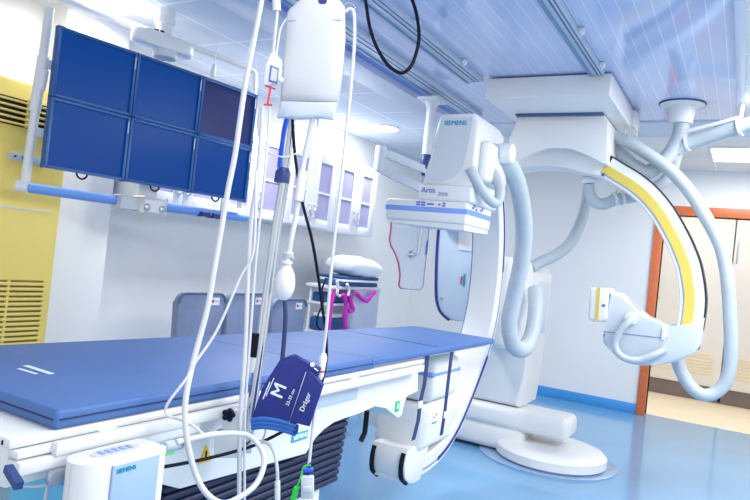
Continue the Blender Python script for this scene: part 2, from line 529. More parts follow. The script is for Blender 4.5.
def cabinet(y0, y1, label):
    t = thing('wall_cabinet', ((CX + WL) / 2, (y0 + y1) / 2, 1.545), label, 'wall cabinet', 'white wall cabinets with violet glass doors')
    b = MB(); b.box(WL + .002, CX, y0, y1, 1.545, 2.235, .003); b.build('carcass', 'cab', t)
    ym = (y0 + y1) / 2
    for k, (a, c) in enumerate(((y0 + .004, ym - .002), (ym + .002, y1 - .004))):
        d = MB(); z0, z1 = 1.555, 2.225; w = .085
        d.box(CX + .001, CX + .021, a, a + w, z0, z1, .002); d.box(CX + .001, CX + .021, c - w, c, z0, z1, .002)
        d.box(CX + .001, CX + .021, a + w, c - w, z0, z0 + .075, .002); d.box(CX + .001, CX + .021, a + w, c - w, z1 - .095, z1, .002)
        d.box(CX + .004, CX + .018, a + w, c - w, 1.857, 1.873)
        d = d.build('door', 'cab', t)
        g = MB(); g.box(CX + .004, CX + .009, a + w, c - w, z0 + .07, z1 - .09); g.build('pane', 'glass_purple', d)
        h = MB(); hy = c - .035 if k == 0 else a + .035
        h.tube(smooth_path([(CX + .02, hy, 1.63), (CX + .045, hy + .012, 1.65), (CX + .045, hy - .012, 1.70), (CX + .045, hy + .01, 1.74), (CX + .02, hy, 1.76)], 5), .006, 8)
        h.build('handle', 'steel', d)


ys = [(4.955, 5.68, 'wall cabinet at the far end of the row, above the cart'), (4.22, 4.95, 'wall cabinet second from the far end, behind the hanging clear tube'), (3.49, 4.215, 'wall cabinet behind the drip pole and the right edge of the monitors'),
      (2.755, 3.485, 'wall cabinet half hidden behind the monitor bank')]
for a, c, l in ys: cabinet(a, c, l)

# ================================================================== MONITOR BANK
bl0, bl1 = Vector((-3.044, 1.94, 1.616)), Vector((-2.87, 3.239, 1.622))
U = (bl1 - bl0); U.z = 0; bankL = U.length; U.normalize()
N = Vector((U.y, -U.x, 0))
MW, MH = bankL / 3, .3535
names = [['upper left', 'upper middle', 'upper right, greyer than the others'], ['lower left', 'lower middle', 'lower right']]


def monitor(col, row):
    labs = {(0, 0): 'dark blue monitor at the top left of the six-screen bank, beside the white post', (1, 0): 'top middle monitor of the six-screen bank, with the bright lamp reflection',
            (2, 0): 'top right monitor of the six-screen bank, greyer than the rest', (0, 1): 'bottom left monitor of the six-screen bank, beside the yellow air conditioner',
            (1, 1): 'bottom middle monitor of the six-screen bank, above the white bar clamp', (2, 1): 'bottom right monitor of the six-screen bank, crossed by the thick white tube'}
    zb = 1.618 + (1 - row) * MH
    o = bl0 + U * (MW * (col + .5)); o.z = zb
    t = thing('flat_screen_monitor', o, labs[(col, row)], 'monitor', 'monitors in the ceiling hung bank')
    c = o + Z_ * (MH / 2)
    w, h = MW / 2 - .0015, MH / 2 - .0015
    b = MB(); b.obox(c - N * .014, U * w, N * .013, Z_ * h, .004); b.build('casing', 'bezel', t)
    b = MB()
    bw = .017
    for s in (-1, 1):
        b.obox(c + U * s * (w - bw / 2) + N * .003, U * (bw / 2), N * .007, Z_ * h, .003)
        b.obox(c + Z_ * s * (h - bw / 2) + N * .003, U * (w - bw), N * .007, Z_ * (bw / 2), .003)
    b.build('bezel', 'bezel', t)
    b = MB(); b.obox(c - N * .0005, U * (w - bw + .001), N * .001, Z_ * (h - bw + .001)); b.build('screen', 'screen_grey' if (col, row) == (2, 0) else 'screen', t)
    b = MB(); b.obox(c + U * (w - .009) + Z_ * (h - .06) + N * .0105, U * .003, N * .001, Z_ * .032); b.build('button_strip', 'grey_panel', t)
    b = MB(); b.obox(c - N * .04, U * .09, N * .014, Z_ * .09, .008); b.build('rear_mount', 'bezel_dark', t)
    if row == 1:
        k0 = c - Z_ * h - N * .03
        b = MB(); b.tube(smooth_path([k0 - U * .03 + Z_ * .02, k0 - U * .025 - Z_ * .012, k0 - Z_ * .026, k0 + U * .025 - Z_ * .012, k0 + U * .03 + Z_ * .02], 5), .005, 8)
        b.build('cable', 'black', t)


for r in range(2):
    for c in range(3): monitor(c, r)

t = thing('monitor_suspension', (-2.9, 2.45, CZ), 'white ceiling arm and tube frame carrying the six monitors', 'monitor support')
hp = at(163, 44, d=3.62)
b = MB(); b.lathe([(.05, 0), (.05, -.05), (.058, -.055), (.058, -.085), (.046, -.09), (.046, hp.z - CZ + .03), (0, hp.z - CZ + .03)], (hp.x, hp.y, CZ), (0, 0, 1), 24)
b.build('ceiling_post', 'white2', t)
b = MB()
st = []
for cc, a0 in ((hp + U * .10, -90), (hp - U * .13, 90)):
    rr = .085 if a0 < 0 else .06
    for k in range(13):
        a = math.radians(a0 + 15 * k); st.append(cc + U * (rr * math.cos(a)) - N * (rr * math.sin(a)) - Z_ * .04)
b.prism(st, (0, 0, .08), .022, 4, True); b.build('arm_housing', 'white2', t)
b = MB(); b.lathe([(0, 0), (.06, 0), (.068, .012), (.068, .05), (0, .05)], hp + U * .02 - Z_ * .075, Z_, 28); b.build('swivel_hub', 'grey_panel', t)
b = MB()
for k in (-.07, -.035): b.lathe([(.014, 0), (.014, .022), (0, .022)], hp + U * k + N * .03 + Z_ * .035, (0, 0, 1), 12)
b.build('connector', 'black', t)
dl, dr = 3.24, 4.28
pts = [at(25, 183, d=dl), at(35, 110, d=dl), at(50, 8, d=dl)]
b = MB(); b.tube([pts[0], pts[2]], .022, 16); b.build('left_post', 'white', t)
b = MB(); b.tube([at(34.5, 112, d=dl), at(43.5, 57, d=dl)], .028, 16); b.tube([at(44, 70, d=dl - .005), at(40.5, 90, d=dl - .005)], .024, 16); b.build('sleeve', 'white', t)
for py in (64, 132):
    xx = 25 + (183 - py) * 25 / 175
    b = MB(); b.tube([at(xx + 2, py, d=dl + .01), at(xx + 22, py + 4, d=dl + .06)], .03, 4); b.build('bracket', 'grey_panel', t)
top = [at(48, -2, d=dl), at(55, -3, d=dl + .02), at(64, 0, d=dl + .06), at(129, 24, d=3.62), at(194, 48, d=3.98), at(240, 65, d=4.22), at(251, 71, d=4.27), at(254.5, 80, d=4.28), at(250, 130, d=4.28), at(239, 208, d=4.28)]
b = MB(); b.tube(smooth_path(top, 6), .02, 14); b.build('top_tube', 'white', t)
b = MB(); b.tube([at(21, 186.5, d=dl - .01), at(140, 204, d=3.8), at(246, 218, d=dr)], .026, 16); b.build('handle_bar', 'bar_blue', t, label='light blue handle bar')
b = MB(); b.tube([at(17, 185.5, d=dl - .01), at(28, 187.2, d=dl)], .031, 16); b.build('corner_fitting', 'white', t)
ck = at(150, 206, d=3.78)
b = MB(); b.obox(ck, U * .075, N * .045, Z_ * .042, .012, 3); b.build('clamp_box', 'white2', t)
b = MB(); b.obox(ck - U * .12 - N * .03 + Z_ * .0, U * .07, N * .03, Z_ * .035, .008); b.obox(ck - N * .06 + Z_ * .07, U * .06, N * .02, Z_ * .06, .004); b.build('hanger_bracket', 'grey_panel', t)
for s in (-1, 1):
    b = MB(); b.lathe([(.02, 0), (.02, .012), (.014, .016), (0, .016)], ck + U * (.05 * s) + N * .043 - Z_ * .012, N, 20); b.build('screw_cap', 'steel', t)
b = MB(); p = at(204, 214.5, d=4.05)
b.obox(p, U * .03, N * .02, Z_ * .012, .004); b.obox(p + U * .08, U * .025, N * .02, Z_ * .012, .004); b.build('cable_clip', 'dark_line', t)

# pull cord
b = MB(); p0 = at(222, 20, Z=CZ); p1 = at(214, 64, Y=p0.y)
b.tube([p0, p1], .003, 6); b.lathe([(.004, 0), (.012, -.008), (.015, -.06), (.012, -.075), (0, -.075)], p1, (0, 0, 1), 14)
o = b.build('pull_cord', 'white2'); tag(o, 'thin white pull cord hanging from the tiled ceiling behind the monitors', 'pull cord')

# ================================================================== CHAIRS
def chair(y0, y1, x, ztop, label):
    ym = (y0 + y1) / 2; w = (y1 - y0) / 2
    t = thing('waiting_chair', (x + .2, ym, 0), label, 'chair', 'grey upholstered chairs against the wall')
    pts = []
    r = .06
    for cy, cz, a0 in ((w - r, ztop - r, 0), (-w + r, ztop - r, 90)):
        for k in range(7):
            a = math.radians(a0 + k * 15); pts.append((x, ym + cy + r * math.cos(a), cz + r * math.sin(a)))
    pts += [(x, ym - w * .93, .52), (x, ym + w * .93, .52)]
    b = MB(); b.prism(pts, (.055, 0, 0), .016, 3, True); bk = b.build('backrest', 'chair', t)
    b = MB(); b.tube([Vector(p) + Vector((.055, 0, 0)) for p in pts[:14]], .008, 8); b.build('piping', 'chair_edge', bk)
    b = MB(); b.box(x + .056, x + .059, ym + w - .14, ym + w - .06, ztop - .075, ztop - .025); tg = b.build('tag', 'text_white', bk)
    b = MB(); b.lathe([(.012, 0), (.012, .002), (0, .002)], (x + .059, ym + w - .122, ztop - .048), X_, 12); b.build('mark', 'pink', tg)
    b = MB(); b.box(x + .059, x + .0605, ym + w - .102, ym + w - .068, ztop - .052, ztop - .045); b.build('mark', 'text_grey', tg)
    b = MB(); b.box(x + .05, x + .5, ym - w + .01, ym + w - .01, .41, .5, .025, 3); b.build('seat', 'chair', t)
    for sx in (.08, .46):
        for sy in (-1, 1):
            b = MB(); b.tube([(x + sx, ym + sy * (w - .03), .42), (x + sx + (.02 if sx > .3 else -.02), ym + sy * (w - .035), 0)], .013, 10); b.build('leg', 'steel', t)


chair(2.885, 3.295, -3.05, 1.0, 'grey chair back standing directly under the monitor bank, tag at its corner')
chair(3.325, 3.74, -3.05, 1.0, 'grey chair back half hidden behind the white tubes')
chair(3.76, 4.16, -3.0, .965, 'grey chair back behind the drip pole, below the white squeeze bulb')

# ================================================================== CART WITH PILLOW
t = thing('supply_cart', (-3.32, 5.2, 0), 'white supply cart standing below the far wall cabinet', 'cart')
b = MB()
b.box(-3.42, -3.12, 5.16, 5.64, .28, 1.04, .02, 3); b.build('cabinet_body', 'cart_lilac', t)
for z in (.3, .62, .88):
    b = MB(); b.box(-3.40, -3.14, 4.8, 5.16, z, z + .02, .004); b.build('shelf', 'white2', t)
for x in (-3.38, -3.16):
    b = MB(); b.tube([(x, 4.82, .06), (x, 4.82, 1.02)], .012, 10); b.build('post', 'white2', t)
for x in (-3.37, -3.17):
    for y in (4.86, 5.58):
        b = MB(); b.lathe([(.0, -.02), (.03, -.02), (.035, 0), (.03, .02), (0, .02)], (x, y, .035), Y_, 16); b.tube([(x, y, .04), (x, y, .3)], .012, 8); b.build('caster', 'black', t)
b = MB(); b.box(-3.42, -3.11, 4.78, 5.65, 1.03, 1.06, .008); b.build('top_tray', 'white2', t)


def cushion(name, c, hx, hy, hz, tilt, m, lab, cat, wr=.0, seed=0, puff=1.0):
    """a soft rectangular cushion: rounded square outline, thickness swelling to the middle, creased"""
    b = MB(); t_ = bmesh.new()
    rnd = random.Random(seed); ph = [rnd.uniform(0, 6.28) for _ in range(6)]
    n = 28
    for sg in (1, -1):
        g = []
        for i in range(n + 1):
            row = []
            for k in range(n + 1):
                u, v = i / n * 2 - 1, k / n * 2 - 1
                e = max(0, (1 - abs(u) ** 2.6)) * max(0, (1 - abs(v) ** 2.6))
                th = hz * e ** (.5 * puff)
                pin = 1 - .10 * (u * u * v * v)
                x, y = u * hx * pin, v * hy * pin
                w_ = wr * (math.sin(9 * v + 4 * u + ph[0]) + .7 * math.sin(15 * v - 6 * u + ph[1]) + .5 * math.sin(21 * u + 5 * v + ph[2])) * e
                row.append(t_.verts.new((x, y, sg * th + w_)))
            g.append(row)
        for i in range(n):
            for k in range(n): t_.faces.new((g[i][k], g[i + 1][k], g[i + 1][k + 1], g[i][k + 1]))
    bmesh.ops.remove_doubles(t_, verts=t_.verts[:], dist=1e-4)
    R_ = Matrix.Rotation(tilt, 3, 'X')
    for v in t_.verts: v.co = R_ @ v.co + Vector(c)
    b._merge(t_)
    o = b.build(name, m, ang=80)
    return tag(o, lab, cat)


b = MB(); b.box(-3.38, -3.1, 4.9, 5.54, 1.062, 1.098, .015, 3); o = b.build('folded_blanket', 'teal_cloth'); tag(o, 'dark teal folded blanket lying lowest on the cart', 'blanket')
b = MB(); b.box(-3.38, -3.09, 4.92, 5.6, 1.1, 1.122, .008, 2); o = b.build('folded_sheet', 'pillow'); tag(o, 'thin white folded sheet between the two teal blankets', 'sheet')
b = MB(); b.box(-3.39, -3.1, 4.92, 5.55, 1.124, 1.152, .012, 3); o = b.build('folded_blanket', 'teal_cloth'); tag(o, 'dark teal folded blanket directly under the white pillow', 'blanket')
cushion('pillow', (-3.24, 5.3, 1.238), .18, .31, .098, -.06, 'pillow', 'plump white pillow on top of the cart', 'pillow', .004, 3, .8)
b = MB(); b.box(-3.38, -3.16, 4.84, 5.14, .901, .985, .02, 3); o = b.build('folded_apron', 'teal_cloth'); tag(o, 'dark teal folded apron on the upper cart shelf', 'apron')
b = MB(); b.box(-3.38, -3.16, 4.84, 5.12, .641, .76, .02, 3); o = b.build('folded_apron', 'teal_cloth'); tag(o, 'dark teal folded apron on the middle cart shelf', 'apron')
b = MB(); b.box(-3.36, -3.18, 4.86, 5.08, .762, .80, .015, 3); o = b.build('folded_sheet', 'pillow'); tag(o, 'white folded sheet on the teal apron of the middle cart shelf', 'sheet')
for k, (pl, lab) in enumerate((
    ([(334, 292), (331, 305), (329, 322), (328, 330)], 'magenta strap hanging at the front corner of the cart'),
    ([(343, 294), (346, 304), (345, 318), (346, 330)], 'magenta strap hanging second from the cart corner, reaching the table'),
    ([(349, 293), (351, 304), (353, 310), (348, 311)], 'magenta strap with a bent end on the cart'),
    ([(356, 293), (361, 298), (367, 301), (371, 296), (375, 292)], 'magenta strap looping below the blankets'))):
    b = MB(); b.tube(smooth_path([at(x, y, X=-3.085 + .004 * k) for x, y in pl], 6), .021, 6); o = b.build('hanging_strap', 'magenta'); tag(o, lab, 'strap', 'magenta straps on the cart')
for k, (pl, lab) in enumerate((
    ([(337, 281), (338, 288), (337, 294), (340, 296)], 'white cord end hanging under the blankets nearest the cart corner'),
    ([(347, 284), (349, 290), (348, 296)], 'white cord end hanging under the blankets, second from the cart corner'))):
    b = MB(); b.tube(smooth_path([at(x, y, X=-3.07) for x, y in pl], 6), .014, 8); o = b.build('cord_end', 'white2'); tag(o, lab, 'cord')
b = MB(); b.tube(smooth_path([at(x, y, X=-3.08) for x, y in ((326, 278), (322, 290), (323, 303), (318, 315), (317, 325), (322, 331))], 8), .008, 8)
o = b.build('drooping_cable', 'black'); tag(o, 'thin black cable drooping beside the cart', 'cable')
b = MB(); p = Vector((-3.2, 4.845, 1.093)); b.ellipsoid(p, (.06, 0, 0), (0, .045, 0), (0, 0, .034), .8); o = b.build('cloth_bundle', 'teal_cloth'); tag(o, 'dark teal rounded bundle on the front corner of the cart top', 'bundle')

# ================================================================== CEILING MOUNTED RADIATION SHIELD
mp = at(432.5, 100, Z=CZ - .09)
t = thing('ceiling_radiation_shield', (mp.x, mp.y, CZ), 'clear acrylic shield hung from a white ceiling arm', 'radiation shield')
b = MB(); b.box(mp.x - .08, mp.x + .08, mp.y - .09, mp.y + .09, CZ - .105, CZ - .083, .006); b.lathe([(.06, 0), (.045, -.025), (.036, -.05), (0, -.05)], (mp.x, mp.y, CZ - .1)); b.build('ceiling_mount', 'grey_panel', t)
pj = at(437, 172, Y=mp.y)
pj.x = mp.x
pz_ = at(429, 166, X=mp.x).z
b = MB(); b.tube([(mp.x, mp.y, CZ - .12), (mp.x, mp.y, pz_)], .034, 16); b.build('post', 'grey_panel', t)
b = MB(); b.lathe([(.02, -.08), (.045, -.03), (.045, .05), (.034, .07)], (mp.x, mp.y, pz_)); b.build('joint', 'handle_navy', t)
dA = (Vector((mp.x, mp.y, pz_)) - EYE).dot(FW)
e0, e1 = at(430, 172, d=dA), at(381, 152, d=dA - .15)
e2, e3 = at(379, 168, d=dA - .15), at(426, 191, d=dA - .1)
b = MB(); b.tube([e0, e1], .036, 4); b.build('extension_arm', 'grey_panel', t)
b = MB(); b.tube([e1 + Z_ * .04, e2 - Z_ * .02], .04, 12); b.build('elbow', 'grey_panel', t)
b = MB(); b.tube([e2, e3], .04, 4); b.build('spring_arm', 'grey_panel', t)
b = MB(); b.tube(smooth_path([e3, at(426, 205, d=dA - .1), at(421, 232, d=dA - .1), at(418, 252, d=dA - .1), at(413, 254.5, d=dA - .1)], 6), .013, 10)
b.build('hanger_rod', 'chrome', t)
dS = dA - .08
outl = [(391, 206), (391, 228), (389.5, 240), (391, 246), (395, 253), (398.5, 263), (400, 275), (399, 286), (401, 288.5), (420, 290), (423, 287), (428, 240), (431, 206)]
b = MB(); b.prism([at(x, y, d=dS) for x, y in outl], FW * .008); pn = b.build('shield_panel', 'acrylic', t)
b = MB(); b.tube([at(x, y, d=dS - .003) for x, y in outl[:9]], .007, 8); b.build('red_edging', 'red_edge', pn)
b = MB(); b.tube([at(x, y, d=dS - .003) for x, y in outl[8:]], .003, 6); b.build('edge_strip', 'line_grey', pn)
b = MB(); b.lathe([(.028, 0), (.028, .02), (.012, .03), (0, .03)], at(411.5, 254.5, d=dS), -FW, 18); b.build('grip_knob', 'chrome', pn)
b = MB(); q = at(427, 246, d=dS - .004); b.tube([at(427.5, 241, d=dS - .004), at(426, 255, d=dS - .004)], .008, 6); b.build('label_strip', 'text_blue', pn)

# ================================================================== PATIENT TABLE
TX0, TX1 = -1.765, -1.245
t = thing('patient_table', (-1.5, 1.8, 0), 'white patient table with a navy bellows column and blue nameplate', 'patient table')
fx = lambda y: -2.035 + (y - .88) * .1                # far edge of the tapering top
b = MB()
b.prism([(-1.245, .79, .886), (-1.245, 2.74, .886), (-1.74, 2.74, .886), (-1.96, .79, .886)], (0, 0, .022), .006, 2)
b.prism([(-1.27, 2.2, .906), (-1.27, 3.655, .906), (fx(3.655) + .03, 3.655, .906), (fx(2.2) + .04, 2.2, .906)], (0, 0, .014), .004, 2)
b.build('tabletop', 'white', t)
b = MB(); b.box(-1.93, -1.262, .8, 1.25, .80, .886, .008); b.build('end_frame', 'white2', t)
b = MB(); q0, q1 = at(3, 438, Y=.789), at(17, 451, Y=.789); b.box(q0.x, -1.266, .786, .80, q1.z, q0.z - .004, .002); b.build('end_slot', 'black', t)
# side skirt with the curved cut above the bellows
SX = -1.27
sk = [at(x, y, X=SX) for x, y in ((418, 366), (418, 391), (407, 396), (404, 404), (402, 415), (398, 418), (393, 414), (386, 408), (375, 406), (360, 413), (345, 418), (334, 422), (324, 429), (316, 437), (310, 446), (306, 453.5))]
sk = [Vector((SX, p.y, min(p.z, .885))) for p in sk]
sk += [Vector((SX, 1.30, .672)), Vector((SX, 1.235, .70)), Vector((SX, 1.21, .76)), Vector((SX, 1.21, .862)), Vector((SX, sk[0].y, .862))]
sk[0].z = .868
b = MB(); b.prism(sk, (-.46, 0, 0), .006, 2, True); body = b.build('side_skirt', 'white', t)
b = MB(); p0, p1 = at(262, 404, X=-1.262), at(358, 386, X=-1.262)
b.box(SX - .001, SX + .004, 1.75, at(357, 392, X=SX).y, .795, .835, .002); b.build('recess_strip', 'b_detector', body)
b = MB(); b.box(SX, SX + .003, 1.22, sk[0].y - .01, .845, .851); b.build('groove', 'grey_panel', body)
# nameplate
a, c = at(291, 441, X=SX), at(307, 434, X=SX)
b = MB(); b.box(SX - .001, SX + .004, a.y, c.y, a.z - .006, a.z + .022, .001); np_ = b.build('nameplate', 'teal_plate', body)
lettering('SIEMENS', (SX + .004, a.y + .006, a.z + .002), Y_, Z_, (c.y - a.y) * .235, 'text_white', np_, bold=.03)
q = at(397, 406, X=SX)
b = MB(); b.box(SX - .001, SX + .003, q.y - .018, q.y + .02, q.z - .024, q.z + .022, .001); gl = b.build('green_label', 'green_label', body)
b = MB(); b.box(SX + .003, SX + .0045, q.y - .006, q.y + .007, q.z - .012, q.z + .002); b.box(SX + .003, SX + .0045, q.y - .004, q.y + .005, q.z + .004, q.z + .012); b.build('mark', 'text_white', gl)
q = at(205, 455, X=SX)
b = MB(); b.prism([(SX + .0005, q.y - .026, q.z - .02), (SX + .0005, q.y + .026, q.z - .02), (SX + .0005, q.y, q.z + .028)], (.003, 0, 0)); w = b.build('warning_triangle', 'warn', body)
b = MB(); b.box(SX + .0035, SX + .005, q.y - .003, q.y + .003, q.z - .004, q.z + .013); b.box(SX + .0035, SX + .005, q.y - .003, q.y + .003, q.z - .013, q.z - .008); b.build('mark', 'black', w)
# rails along the side
b = MB(); b.box(-1.234, -1.214, .875, 2.68, .862, .892, .004); b.box(-1.25, -1.23, 1.0, 1.05, .866, .888); b.box(-1.25, -1.23, 2.1, 2.15, .866, .888); b.build('accessory_rail', 'white2', t)
b = MB(); b.box(-1.262, -1.230, .80, 1.25, .868, .884, .003); b.box(-1.262, -1.22, .80, 1.3, .836, .864, .004); b.build('lower_rail', 'white2', t)
b = MB(); b.box(-1.222, -1.204, .86, 1.1, .806, .836, .005); b.build('rail_end_stop', 'steel', t)
b = MB(); b.tube([at(8, 468, d=1.27), at(19, 486, d=1.23)], .011, 4); b.build('lever_handle', 'handle_navy', t)
# bellows
b = MB()
nb = 10; zb0, zb1 = .47, .73
for k in range(nb):
    z0 = zb0 + (zb1 - zb0) * k / nb; z1 = zb0 + (zb1 - zb0) * (k + 1) / nb
    b.box(-1.7, -1.295, 1.27, 2.17 + .004 * k, z0 + .001, z1 - .001, .011, 3)
b.box(-1.68, -1.325, 1.3, 2.14, zb0, zb1)
b.build('bellows', 'bellows', t)
b = MB(); b.box(-1.68, -1.32, 1.3, 2.1, .04, .475, .03, 3); b.build('column_base', 'white2', t)
b = MB(); b.box(-1.78, -1.3, 1.1, 2.2, 0, .05, .015, 2); b.build('foot_plate', 'white2', t)
b = MB(); b.box(-1.66, -1.36, 1.06, 1.32, .05, .7, .02, 2); b.build('end_panel', 'base_bounce', t)


def strap(pl, X, w, bk):
    c = [at(x, y, X=X) for x, y in pl]
    b = MB()
    for p, q in zip(c, c[1:]): b.prism([p + Y_ * w / 2, p - Y_ * w / 2, q - Y_ * w / 2, q + Y_ * w / 2], (.003, 0, 0))
    s = b.build('hanging_strap', 'strap', t, label='navy webbing strap')
    if bk:
        q = at(*bk, X=X); b = MB(); b.box(X - .004, X + .008, q.y - w * .62, q.y + w * .62, q.z - .017, q.z + .017, .003); b.build('buckle', 'white2', s)


strap([(427.5, 355), (424, 385), (420, 402), (418, 420), (413, 440)], -1.262, .036, (419.5, 404.5))
strap([(451.5, 352), (447.5, 385), (444.5, 412), (441, 435)], -1.262, .036, (444.8, 414.5))
b = MB(); c = [at(x, y, X=-1.4) for x, y in ((367, 411), (365, 432), (361, 441))]
b.tube(c, .012, 6); b.build('hanging_cord', 'black', t)

# mattress
t = thing('table_mattress', (-1.5, 2.2, .91), 'long blue grey mattress lying on the patient table', 'mattress')
b = MB()
NX = -1.243
b.prism([(NX, .885, .909), (NX, 2.27, .909), (fx(2.27), 2.27, .909), (fx(.885), .885, .909)], (0, 0, .043), .01, 3)
b.prism([(NX + .004, 2.24, .921), (NX + .008, 3.67, .921), (fx(3.67), 3.67, .921), (fx(2.24) + .002, 2.24, .921)], (0, 0, .030), .009, 3)
b.build('pad', 'mattress', t)
b = MB(); zs = .931
b.tube([(NX + .0005, 2.26, zs), (NX + .0005, .897, zs), (NX - .010, .8845, zs), (fx(.885) + .01, .8845, zs), (fx(.89) - .0005, .897, zs), (fx(2.2) - .0005, 2.2, zs)], .002, 6); b.build('piping', 'seam', t)
b = MB()
for y in (1.95, 2.9): b.box(fx(y) + .02, NX - .012, y, y + .003, .951, .9524)
b.build('crease', 'seam', t)
b = MB()
for (x0, y0), (x1, y1), w in (((25.5, 365.5), (52, 374), .008), ((18.5, 368.5), (36.5, 374), .005)):
    p, q = at(x0, y0, Z=.9525), at(x1, y1, Z=.9525); s = Vector((-(q - p).y, (q - p).x, 0)).normalized()
    b.prism([p + s * w, p - s * w, q - s * w, q + s * w], (0, 0, .0006))
b.build('printed_mark', 'text_white', t)

# ================================================================== TABLE CONTROL BOX
bx0, bx1, by0, by1, bz = -1.203, -1.112, .868, 1.088, .866
t = thing('table_control_box', ((bx0 + bx1) / 2, (by0 + by1) / 2, .66), 'white table-side control box with a pale blue front plate', 'control box')
pts = []
for cx, cy, a0 in ((bx1 - .05, by0 + .05, -90), (bx1 - .012, by1 - .012, 0), (bx0 + .02, by1 - .02, 90), (bx0 + .05, by0 + .05, 180)):
    r = .05 if a0 in (-90, 180) else (.012 if a0 == 0 else .02)
    for k in range(7):
        a = math.radians(a0 + 15 * k); pts.append((cx + r * math.cos(a), cy + r * math.sin(a), .66))
b = MB(); b.prism(pts, (0, 0, bz - .66), .01, 3, True); b.build('casing', 'white2', t)
b = MB(); b.box(bx1 - .002, bx1 + .003, by0 + .07, by1 - .026, .665, bz - .012, .001); fp = b.build('front_plate', 'plate_blue', t)
b = MB(); b.box(bx1 - .001, bx1 + .0035, by0 + .067, by0 + .07, .665, bz - .01); b.build('seam', 'text_grey', t)
lettering('SIEMENS', (bx1 + .003, by0 + .078, bz - .028), Y_, Z_, .0135, 'text_teal', fp, bold=.03)
cx = (bx0 + bx1) / 2 - .004
b = MB(); b.prism([(cx + (.026 * math.cos(a)), by0 + .115 + .06 * math.sin(a) * (1 if abs(math.sin(a)) < .99 else 1), bz - .001) for a in [2 * math.pi * k / 24 for k in range(24)]], (0, 0, .003)); bp = b.build('button_panel', 'grey_panel', t)
for k in range(5):
    b = MB(); y = by0 + .074 + .018 * k; b.box(cx - .012, cx + .01, y, y + .011, bz + .0015, bz + .004, .001); b.build('button', 'btn', bp)
b = MB(); cp = at(171, 446, d=1.50); b.tube([at(163, 447, d=1.50), at(180, 444, d=1.56)], .013, 14); b.tube([at(160, 455.5, d=1.5), at(176, 452, d=1.54)], .0035, 8); b.build('plug', 'hose', t)
b = MB(); b.tube([at(165, 454.5, d=1.485), at(174, 452.5, d=1.51)], .0022, 8); b.build('marker', 'green', t)

# ================================================================== DRIP POLE
t = thing('drip_pole', (-1.19, 1.44, .8), 'chrome drip pole clamped to the table rail', 'drip pole')
pp = lambda x, y: at(x, y, d=1.80 + (460 - y) / 460 * .07)
b = MB(); b.tube([pp(246, 452), pp(276, 232), pp(285, 178)], .0145, 18); b.build('lower_tube', 'chrome', t)
b = MB(); b.tube([pp(284, 180), pp(293, 118), pp(310, -10), pp(316, -46)], .0105, 18); b.build('upper_tube', 'chrome', t)
b = MB(); c0, c1 = pp(281.5, 183), pp(284, 168); b.tube([c0, c0.lerp(c1, .7), c1], [.022, .022, .015], 16); b.build('collar', 'handle_navy', t)
b = MB(); c0, c1 = pp(259.5, 357), pp(262, 333); b.tube([c0 - RT * .012, c1 - RT * .012], .016, 10); b.build('height_clamp', 'black', t)
b = MB(); c0, c1 = pp(257, 372), pp(259.5, 357); b.tube([c0 - RT * .012, c1 - RT * .012], .015, 12); b.build('clamp_sleeve', 'white2', t)
b = MB(); q = pp(241, 420); b.obox(q - RT * .015, RT * .032, FW * .026, UP * .034, .006); q2 = pp(238, 443); b.obox(q2 - RT * .022, RT * .040, FW * .026, UP * .036, .008); b.build('rail_clamp', 'white2', t)
b = MB(); q = at(228.5, 415, d=1.745)
for k in range(5):
    a = k * 2 * math.pi / 5
    b.ellipsoid(q + (RT * math.cos(a) + UP * math.sin(a)) * .011, RT * .008, UP * .008, FW * .009)
b.tube([q - FW * .006, q + FW * .03], .009, 10); b.build('clamp_knob', 'black', t)
b = MB(); tp = pp(316, -46); b.tube([pp(312, -20), tp], .014, 12)
for s in (-1, 1): b.tube(smooth_path([tp, tp + RT * .05 * s - UP * .012, tp + RT * .085 * s, tp + RT * .085 * s + UP * .025], 5), .005, 8)
b.build('bag_hooks', 'chrome', t)
b = MB(); b.tube([pp(314, -30), at(322, -6, d=1.8), at(323, 3, d=1.785)], .004, 8); b.build('bag_hanger', 'chrome', t)

# ================================================================== PRESSURE INFUSION BAG
DB = 1.79
t = thing('pressure_infusion_bag', at(310, 118, d=DB), 'large white fabric infusion bag hanging on the drip pole', 'infusion bag')


def pouch(ol, thick, name, m, parent, d):
    P = [at(x, y, d=d) for x, y in ol]
    c = sum(P, Vector()) / len(P)
    b = MB(); t_ = bmesh.new()
    layers = [(1., 0), (.97, .55), (.88, .85), (.6, 1.), (.25, 1.05)]
    for sgn in (-1, 1):
        rings = []
        for s, h in layers: rings.append([t_.verts.new(c + (p - c) * s + FW * (sgn * thick * h)) for p in P])
        n = len(P)
        for r0, r1 in zip(rings, rings[1:]):
            for k in range(n): t_.faces.new((r0[k], r0[(k + 1) % n], r1[(k + 1) % n], r1[k]))
        t_.faces.new(rings[-1])
    bmesh.ops.remove_doubles(t_, verts=t_.verts[:], dist=1e-5)
    b._merge(t_)
    return b.build(name, m, parent, ang=70)


